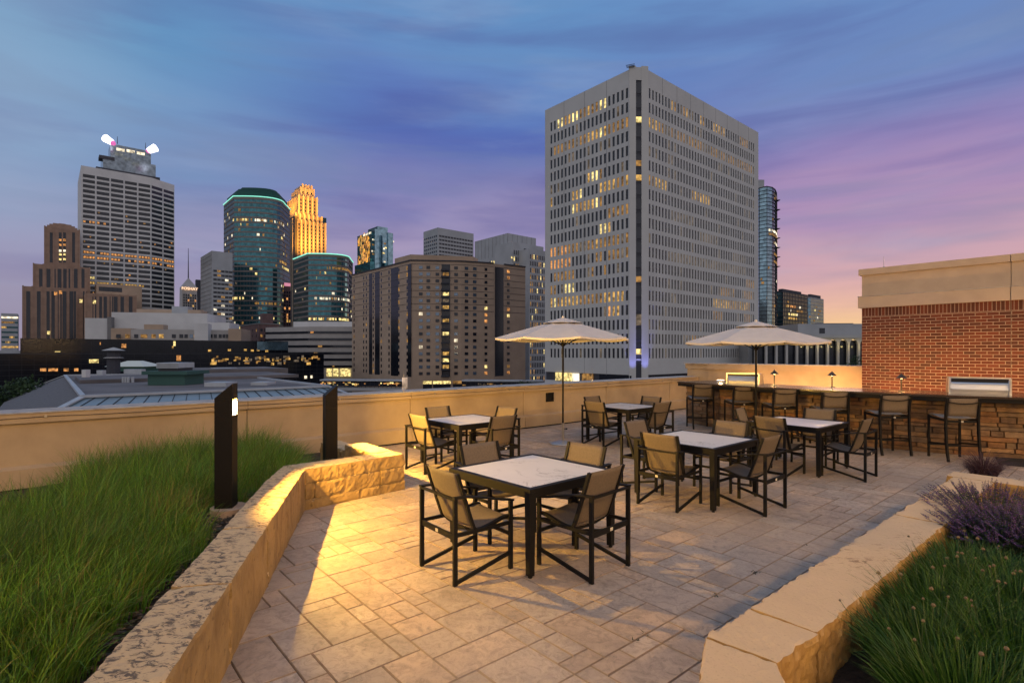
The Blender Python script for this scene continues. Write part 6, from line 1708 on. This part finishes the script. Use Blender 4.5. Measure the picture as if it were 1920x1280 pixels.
def black_glass():
    M['gloss_black'] = mat('black_curtain_wall', (.008, .009, .014), .12, .0, spec=.28, var=.3, vscale=.08, bump=.04, bscale=.25, bdist=.3)
    Yr = 240; E = on(607, Yr); L = along(E, -U, -60); root = bld('glass_building', 'long low black glass office building stretching across the left side', E)
    zt = zat(663, Yr); mb = MB(); mb.prism([E - U * L, E, E + V * 40, E - U * L + V * 40], GZ, zt); put(mb, 'glass_block', M['gloss_black'], root)
    E2 = on(540, 262); L2 = along(E2, -U, 38); mb = MB(); mb.prism([E2 - U * L2, E2, E2 + V * 30, E2 - U * L2 + V * 30], zt - 3, zat(640, 262)); put(mb, 'upper_block', M['gloss_black'], root)
    mb = MB(); mb.frame(Vector((E2.x, E2.y, zat(640, 262) - 2.2)) - U * 7 - V * .1, U, V, Vector((0, 0, 1)), 14, .3, 4.0); put(mb, 'sky_panes', G['sky'], root)
    mb = MB()
    for k in range(1, 12): mb.frame(Vector((E.x, E.y, zt - 1.7 * k)) - U * (L / 2) - V * .03, U, V, Vector((0, 0, 1)), L, .1, .1)
    for k in range(0, int(L / 3)): mb.frame(Vector((E.x, E.y, (zt + GZ) / 2)) - U * (3 * k) - V * .03, U, V, Vector((0, 0, 1)), .08, .1, zt - GZ)
    for k in range(0, int(L2 / 3)): mb.frame(Vector((E2.x, E2.y, zt + 2.2)) - U * (3 * k) - V * .03, U, V, Vector((0, 0, 1)), .08, .1, 5)
    mb.frame(Vector((E.x, E.y, zt + .15)) - U * (L / 2) + V * .3, U, V, Vector((0, 0, 1)), L, .7, .3)
    put(mb, 'mullions', M['seam2'], root)
    rr = random.Random(4); W_ = []
    def pt(px, py, w, h, k, E_=E):
        s = along(E_, -U, px); q = E_ - U * s; W_.append((Vector((q.x, q.y, zat(py, q.y))) - V * .1, ang(U), w, h, .2, k))
    for px, w in ((81, 1.5), (97, 1.7), (104, 1.2), (124, 1.3), (143, 1.1)): pt(px, 693, w, 1.0, 'orange')
    pt(176, 677, 2.6, 1.3, 'bright'); pt(108, 659, 1.6, .3, 'bright', E2); pt(232, 648, 1.6, 1.6, 'orange', E2); pt(327, 644, .8, 2.0, 'bright', E2); pt(324, 651, .6, 1.0, 'lit', E2); pt(335, 671, 1.4, 2.0, 'orange'); pt(188, 644, .3, 1.0, 'orange', E2)
    for k in range(60):
        px = rr.uniform(395, 600); py = rr.uniform(668, 682) if k < 70 else rr.uniform(684, 716); pt(px, py, rr.uniform(.4, 2.2), rr.uniform(.3, 1.2), rr.choice(('lit', 'dim', 'faint', 'faint', 'dim')) if k < 70 else rr.choice(('dim', 'faint', 'faint')))
    for px, py in ((393, 657), (430, 656), (460, 656), (473, 657), (484, 656), (500, 658)): pt(px, py, 1.2, .9, 'lit', E2)
    for px, py, w in ((573, 707, 1.1), (584, 706, .9)): pt(px, py, w, 1.2, 'white')
    windows(root, W_, 'lit_window')
M['seam2'] = cm('dark_mullion', (.03, .03, .035))
black_glass()
def parking():
    Y = 300; root = bld('office_building', 'white office building with long dark window bands behind the black glass building', on(580, Y)); A = on(580, Y); d = Vector((1, .05, 0)).normalized(); n = Vector((d.y, -d.x, 0)); L = along(A, d, 700); dl = Vector((-1, .42, 0)).normalized(); Ll = along(A, dl, 498)
    B = A + d * L; C = A + dl * Ll; mb = MB(); mb.prism([C, A, B, B - n * 40, C - n * 40], GZ, zat(612, Y)); put(mb, 'wall', M['conc_pale'], root)
    mb = MB(); q = on(550, Y + 22); mb.prism([q, on(665, Y + 22), on(665, Y + 40), on(550, Y + 40)], GZ, zat(603, Y + 22)); put(mb, 'roof_plant', M['conc_white'], root)
    W_ = []; nl = Vector((-dl.y, dl.x, 0)); nl = nl if nl.dot(A) < 0 else -nl
    for k, y in enumerate((623, 636, 649, 662, 674, 687)):
        z = zat(y, Y); W_.append((Vector((A.x, A.y, z)) + d * (L / 2 - .5) + n * .05, ang(d), L + .6, 1.35, .3, 'black')); W_.append((Vector((A.x, A.y, z)) + dl * (Ll / 2 + .3) + nl * .05, ang(dl), Ll - .6, 1.25, .3, 'black'))
    for px in (617, 629, 642, 652): q = on(px, Y - .3); W_.append((Vector((q.x, q.y + .25, zat(698, Y))), 0, 2.8, 4.2, .3, 'bright'))
    for px, y, w in ((585, 623, 1.6), (600, 649, 2.2), (592, 662, 1.8), (625, 687, 1.0)): W_.append((on(px, Y - .2, zat(y, Y)), ang(d), w, 1.0, .3, 'orange' if y < 630 else 'dim'))
    windows(root, W_, 'window_band')
parking()
root, P, Lu, Lv, zt = simple('brick_apartment', 'dark red brick apartment building with stepped parapets behind the white building', 450, 485, 524, 320, 607, M['dark_brick'])
f = rp(19, [(.6, 'black'), (.3, 'dark'), (.1, 'dim')]); windows(root, facade(P, U, -V, Lu, .5, Lu - .5, zt - 22, zt - 2, 5, 6, 1.2, 1.7, lambda r, c: f()) + facade(P, V, -U, Lv, .5, Lv - .5, zt - 22, zt - 2, 5, 6, 1.3, 1.7, lambda r, c: f()))
mb = MB(); mb.prism([P + U * 3 + V * 2, P + U * (Lu - 3) + V * 2, P + U * (Lu - 3) + V * 8, P + U * 3 + V * 8], zt, zat(587, 322)); put(mb, 'roof_tower', M['dark_brick'], root)
mb = MB(); mb.frame(Vector((P.x, P.y, zt + .2)) + U * (Lu / 2), U, V, Vector((0, 0, 1)), Lu + 1, .8, .5); mb.frame(Vector((P.x, P.y, zt + .2)) + V * (Lv / 2 + 1), V, U, Vector((0, 0, 1)), Lv, .8, .5); put(mb, 'cornice', M['seam'], root)
root, P, Lu, Lv, zt = simple('office_block', 'low grey office block with lit floors at the far left edge', -30, 2, 33, 350, 587, M['conc_grey'])
A = on(-20, 340); f = rp(23, [(.55, 'tealdk'), (.25, 'lit'), (.2, 'dim')]); windows(root, facade(P, U, -V, Lu, .5, Lu, zat(655, 350), zat(590, 350), 4, 7, 2.4, 1.2, lambda r, c: f() if r else 'white') + facade(P, V, -U, Lv, .5, Lv, zat(655, 350), zat(590, 350), 5, 7, 2.0, 1.2, lambda r, c: f()), 'window')
# low filler between apartments and the far left
root, P, Lu, Lv, zt = simple('parking_structure', 'low grey block filling the gap beside the black glass building at the left edge', -60, -20, 38, 300, 657, M['conc_grey'])

# ---- near roof with standing-seam edge
M['metal_roof'] = mat('seam_metal_roof', (.25, .32, .36), .35, .5, var=.1, vscale=.3); M['shingle'] = mat('grey_shingle', (.13, .12, .12), .9, var=.2, vscale=3, bump=.5, bscale=8, bdist=.1); M['roof_felt'] = mat('roof_felt', (.15, .13, .125), .9, var=.25, vscale=.15); M['copper'] = cm('green_copper', (.04, .10, .085)); M['white_metal'] = cm('white_metal', (.42, .44, .46), .1, .5, .5)
def near_roof():
    z = -3.0; pn = lambda px, py: on(px, (EYE - z) * F / (py - 660), 0)
    a = pn(155, 745); b = a + U * 27; Lv = 70; root = bld('hall_building', 'low hall with a grey hipped roof, metal edge and rooftop machines just below the terrace', a)
    top = [a, b, b + V * Lv * .9, a + V * Lv]
    s = 9.0
    low = [a - U * s - V * s, b + U * s - V * s, b + U * s + V * (Lv * .9 + s), a - U * s + V * (Lv + s)]; zl = z - 4.6
    mb = MB(); mb.prism(low, GZ, zl - .3); put(mb, 'wall', M['conc_pale'], root)
    def slope(i, m, nm):
        j = (i + 1) % 4; mb = MB(); mb.add([Vector((low[i].x, low[i].y, zl)), Vector((low[j].x, low[j].y, zl)), Vector((top[j].x, top[j].y, z)), Vector((top[i].x, top[i].y, z))], [(0, 1, 2, 3)]); o = put(mb, nm, m, root)
    slope(0, M['metal_roof'], 'metal_slope'); slope(1, M['shingle'], 'shingle_slope'); slope(2, M['shingle'], 'shingle_slope'); slope(3, M['shingle'], 'shingle_slope')
    mb = MB(); mb.prism(top, z - .35, z - .02); put(mb, 'flat_roof', M['roof_felt'], root)
    mb = MB()   # seams
    for k in range(23):
        p = a.lerp(b, k / 22); q = p - V * s + (U * (s * (k / 22 * 2 - 1))); mb.bar(Vector((p.x, p.y, z + .05)), Vector((q.x, q.y, zl + .05)), .05, .07)
    put(mb, 'roof_seams', M['seam2'], root)
    mb = MB()   # hip caps, kerbs
    for t_, l_ in zip(top, low): mb.bar(Vector((t_.x, t_.y, z + .1)), Vector((l_.x, l_.y, zl + .1)), .7, .15)
    for i in range(4): p, q = top[i], top[(i + 1) % 4]; mb.bar(Vector((p.x, p.y, z + .12)), Vector((q.x, q.y, z + .12)), .5, .28)
    put(mb, 'ridge_caps', M['white_metal'], root)
    mb = MB()   # upper roof levels
    for p0, p1, y0, dep, h in ((150, 560, 719, 20, .55), (370, 540, 704, 18, 1.2)):
        A = pn(p0, y0); B = A + U * along(A, U, p1); mb.prism([A, B, B + V * dep, A + V * dep], z, z + h)
    put(mb, 'raised_roof', M['roof_felt'], root)
    def unit_(p0, p1, ytop, ybot, m, nm, dep=3, z0=z):
        A = on(p0, (EYE - z0) * F / (ybot - 660)); w = (p1 - p0) / F * A.y; mb = MB(); mb.prism([A, A + Vector((w, 0, 0)), A + Vector((w, dep, 0)), A + Vector((0, dep, 0))], z0, zat(ytop, A.y)); return A, w, put(mb, nm, m, root)
    A, w, _ = unit_(277, 346, 700, 722, M['copper'], 'copper_plant_box', 5)
    mb = MB(); mb.box((A.x + w / 2, A.y + 2.5, zat(699, A.y)), (w + 1.2, 6, .5)); put(mb, 'copper_rim', M['copper'], root)
    mb = MB(); w2 = (331 - 289) / F * A.y; mb.box((A.x + 12 / F * A.y + w2 / 2, A.y + 2.5, (zat(680, A.y) + zat(690, A.y)) / 2), (w2, 4, zat(680, A.y) - zat(690, A.y))); mb2 = mb
    for k in range(6): mb.box((A.x + 12 / F * A.y + w2 / 2, A.y + .45, zat(681.5 + k * 1.7, A.y)), (w2 * .96, .15, .06))
    put(mb, 'air_handler', M['white_metal'], root)
    mb = MB(); mb.box((A.x + 12 / F * A.y + w2 / 2, A.y + 2.5, (zat(690, A.y) + zat(700, A.y)) / 2), (w2 * .9, 3.6, zat(690, A.y) - zat(700, A.y))); put(mb, 'handler_legs', M['dark_slab'], root)
    # glowing skylight
    A = on(203, (EYE - z) * F / 36); w = 66 / F * A.y; mb = MB(); mb.prism([A, A + Vector((w, 0, 0)), A + Vector((w, 7, 0)), A + Vector((0, 7, 0))], z, zat(688, A.y)); put(mb, 'skylight_curb', M['copper'], root)
    zc = zat(687, A.y); zk = zat(676.5, A.y); mb = MB(); o = .6; e = w * .33
    mb.prism([A + Vector((-o, -o, 0)), A + Vector((w + o, -o, 0)), A + Vector((w + o, 7 + o, 0)), A + Vector((-o, 7 + o, 0))], zc, zk, poly1=[A + Vector((e, 2.8, 0)), A + Vector((w - e, 2.8, 0)), A + Vector((w - e, 4.2, 0)), A + Vector((e, 4.2, 0))]); put(mb, 'skylight', mat('skylight_glass', (.3, .36, .38), .25, .3, emit=(.9, .75, .4), es=.16), root)
    unit_(232, 265, 692, 700, M['white_metal'], 'duct_hood', 1.5); unit_(395, 432, 689.5, 700.5, M['white_metal'], 'air_handler', 3); unit_(383, 424, 717, 725, M['white_metal'], 'curb_box', 3); unit_(470, 500, 716.5, 722, M['white_metal'], 'curb_box', 3); unit_(181, 192, 694, 706, M['white_metal'], 'vent_cowl', 1); unit_(153, 161, 693, 713, M['conc_white'], 'chimney', 1)
    mb = MB()
    for px in (231, 236, 241, 249): A = on(px, (EYE - z) * F / (717 - 660)); mb.tube((A.x, A.y, z), (A.x, A.y, z + .9), .2, n=8)
    put(mb, 'vent_pipes', M['white_metal'], root)
    # little cupola
    A = on(213, 125); mb = MB(); mb.tube((A.x, A.y, z), (A.x, A.y, zat(656, 125)), 1.3, n=8); put(mb, 'cupola', M['dark_slab'], root)
    mb = MB()
    for r0, y0, y1 in ((2.3, 657, 651), (2.0, 671, 667)): mb.lathe([(r0, zat(y0, 125)), (r0 * .9, zat(y0, 125) + .1), (.1, zat(y1, 125))], 8, (A.x, A.y, 0))
    put(mb, 'cupola_roof', M['conc_pale'], root)
near_roof()
# skyways
def skyway(label, p0, p1, y0, y1, Y0, Y1, rail):
    A = on(p0, Y0, 0); B = on(p1, Y1, 0); d = (B - A).normalized(); n = Vector((d.y, -d.x, 0)); L = (B - A).length; root = bld('skyway_bridge', label, A, 'skyway')
    zt, zb = zat(y0, Y0), zat(y1, Y0); zz = Vector((0, 0, 1)); c = A + d * (L / 2)
    mb = MB(); mb.frame(Vector((c.x, c.y, zt - .25)) - n * 2, d, n, zz, L, 4.6, .5); put(mb, 'roof', M['white_metal'], root)
    mb = MB(); mb.frame(Vector((c.x, c.y, (zt + zb) / 2)) - n * 2, d, n, zz, L, 3.9, zt - zb - 1); put(mb, 'glazing', G['black'], root)
    mb = MB(); mb.frame(Vector((c.x, c.y, zb - .5)) - n * 2, d, n, zz, L, 4.6, 1.0); put(mb, 'floor_beam', M['conc_grey'], root)
    mb = MB()
    for k in range(int(L / 1.6) + 1): mb.frame(Vector((A.x, A.y, (zt + zb) / 2)) + d * (1.6 * k), d, n, zz, .12, .12, zt - zb)
    if rail: mb.frame(Vector((c.x, c.y, (zt + zb) / 2)), d, n, zz, L, .12, .12)
    put(mb, 'mullions', M['seam2'], root)
    rr = random.Random(p0); W_ = []
    for k in range(40): W_.append((Vector((A.x, A.y, (zt + zb) / 2 + rr.uniform(-.5, .4))) + d * rr.uniform(.5, L - .5) + n * .0, ang(d), rr.uniform(.3, 1.4), rr.uniform(.15, .5), .1, rr.choice(('lit', 'orange', 'orange', 'bright') if not rail else ('dim', 'faint'))))
    windows(root, W_, 'lamp_glow')
    # piers down to the street
    mb = MB()
    for t in (.08, .92): q = A + d * (L * t) - n * 2; mb.frame(Vector((q.x, q.y, (GZ + zb) / 2 - .5)), d, n, zz, 1, 1, zb - GZ - 1.0)
    put(mb, 'pier', M['conc_grey'], root)
skyway('glazed skyway with warm lights inside and a pale roof left of the brown apartments', 600, 757, 711, 726, 200, 196, False)
skyway('dark glazed skyway running from the brown apartments to the big tower', 866, 1018, 712, 730, 190, 186, True)
# small lit kiosk and lights by the street
tag(MB().prism([on(754, 195), on(764, 195), on(764, 199), on(754, 199)], GZ, zat(708, 195)).build('stair_tower', lit('kiosk_glow', (1, .7, .5), .55, .3)), 'small glowing stair tower at the right end of the lit skyway', 'stair tower')

# ---- trees
def tree(p, h, r, label, seed, n=1500, cone=False):
    rs = np.random.RandomState(seed); root = empty('tree', p, 0, label, 'tree'); mb = MB()
    mb.tube((0, 0, 0), (.1, 0, h * .5), r * .07, r * .045, 8)
    for k in range(6): a = rs.uniform(0, 6.28); mb.tube((.05, 0, h * rs.uniform(.25, .5)), (math.cos(a) * r * .6, math.sin(a) * r * .6, h * rs.uniform(.6, .85)), r * .03, r * .01, 6)
    mb.build('trunk', cm('bark', (.06, .045, .035)), root)
    mb = MB(); cols = []; lob = [(rs.uniform(0, 6.28), rs.uniform(.25, .75), rs.uniform(.5, .9), rs.uniform(.35, .5)) for _ in range(14)]
    for k in range(n):
        a, q, z, s = lob[rs.randint(len(lob))]; c = Vector((math.cos(a) * q * r, math.sin(a) * q * r, h * z)); v = Vector(rs.normal(0, 1, 3)).normalized(); p_ = c + v * (s * r * rs.uniform(.6, 1.05)); l = r * rs.uniform(.035, .075)
        t1 = Vector(rs.normal(0, 1, 3)).normalized(); t2 = v.cross(t1).normalized() if v.cross(t1).length > .1 else Vector((1, 0, 0)); mb.add([p_ - t1 * l, p_ + t2 * l * .6, p_ + t1 * l, p_ - t2 * l * .6], [(0, 1, 2, 3)]); g = rs.uniform(.5, 1.4); cols.append((g, g, g, 1))
    o = mb.build('crown', M['tree_leaf'], root); set_face_colors(o, cols)
M['tree_leaf'] = leaf_mat('tree_leaf', (.04, .07, .025), .7)
q = on(12, 105); tree((q.x, q.y, GZ), 16.0, 6.5, 'dark green street tree at the left edge below the parapet', 1, 3500)
q = on(48, 118); tree((q.x, q.y, GZ), 12.5, 5.0, 'smaller dark tree half hidden behind the hipped roof at left', 2, 2500)
q = on(1596, 150); tree((q.x, q.y, GZ), 22.3, 4.0, 'dark green treetop in front of the arches', 3, 1500)
q = on(988, 180); tree((q.x, q.y, GZ), 13.0, 4.0, 'dark tree beside the dark glazed skyway', 4, 1200)
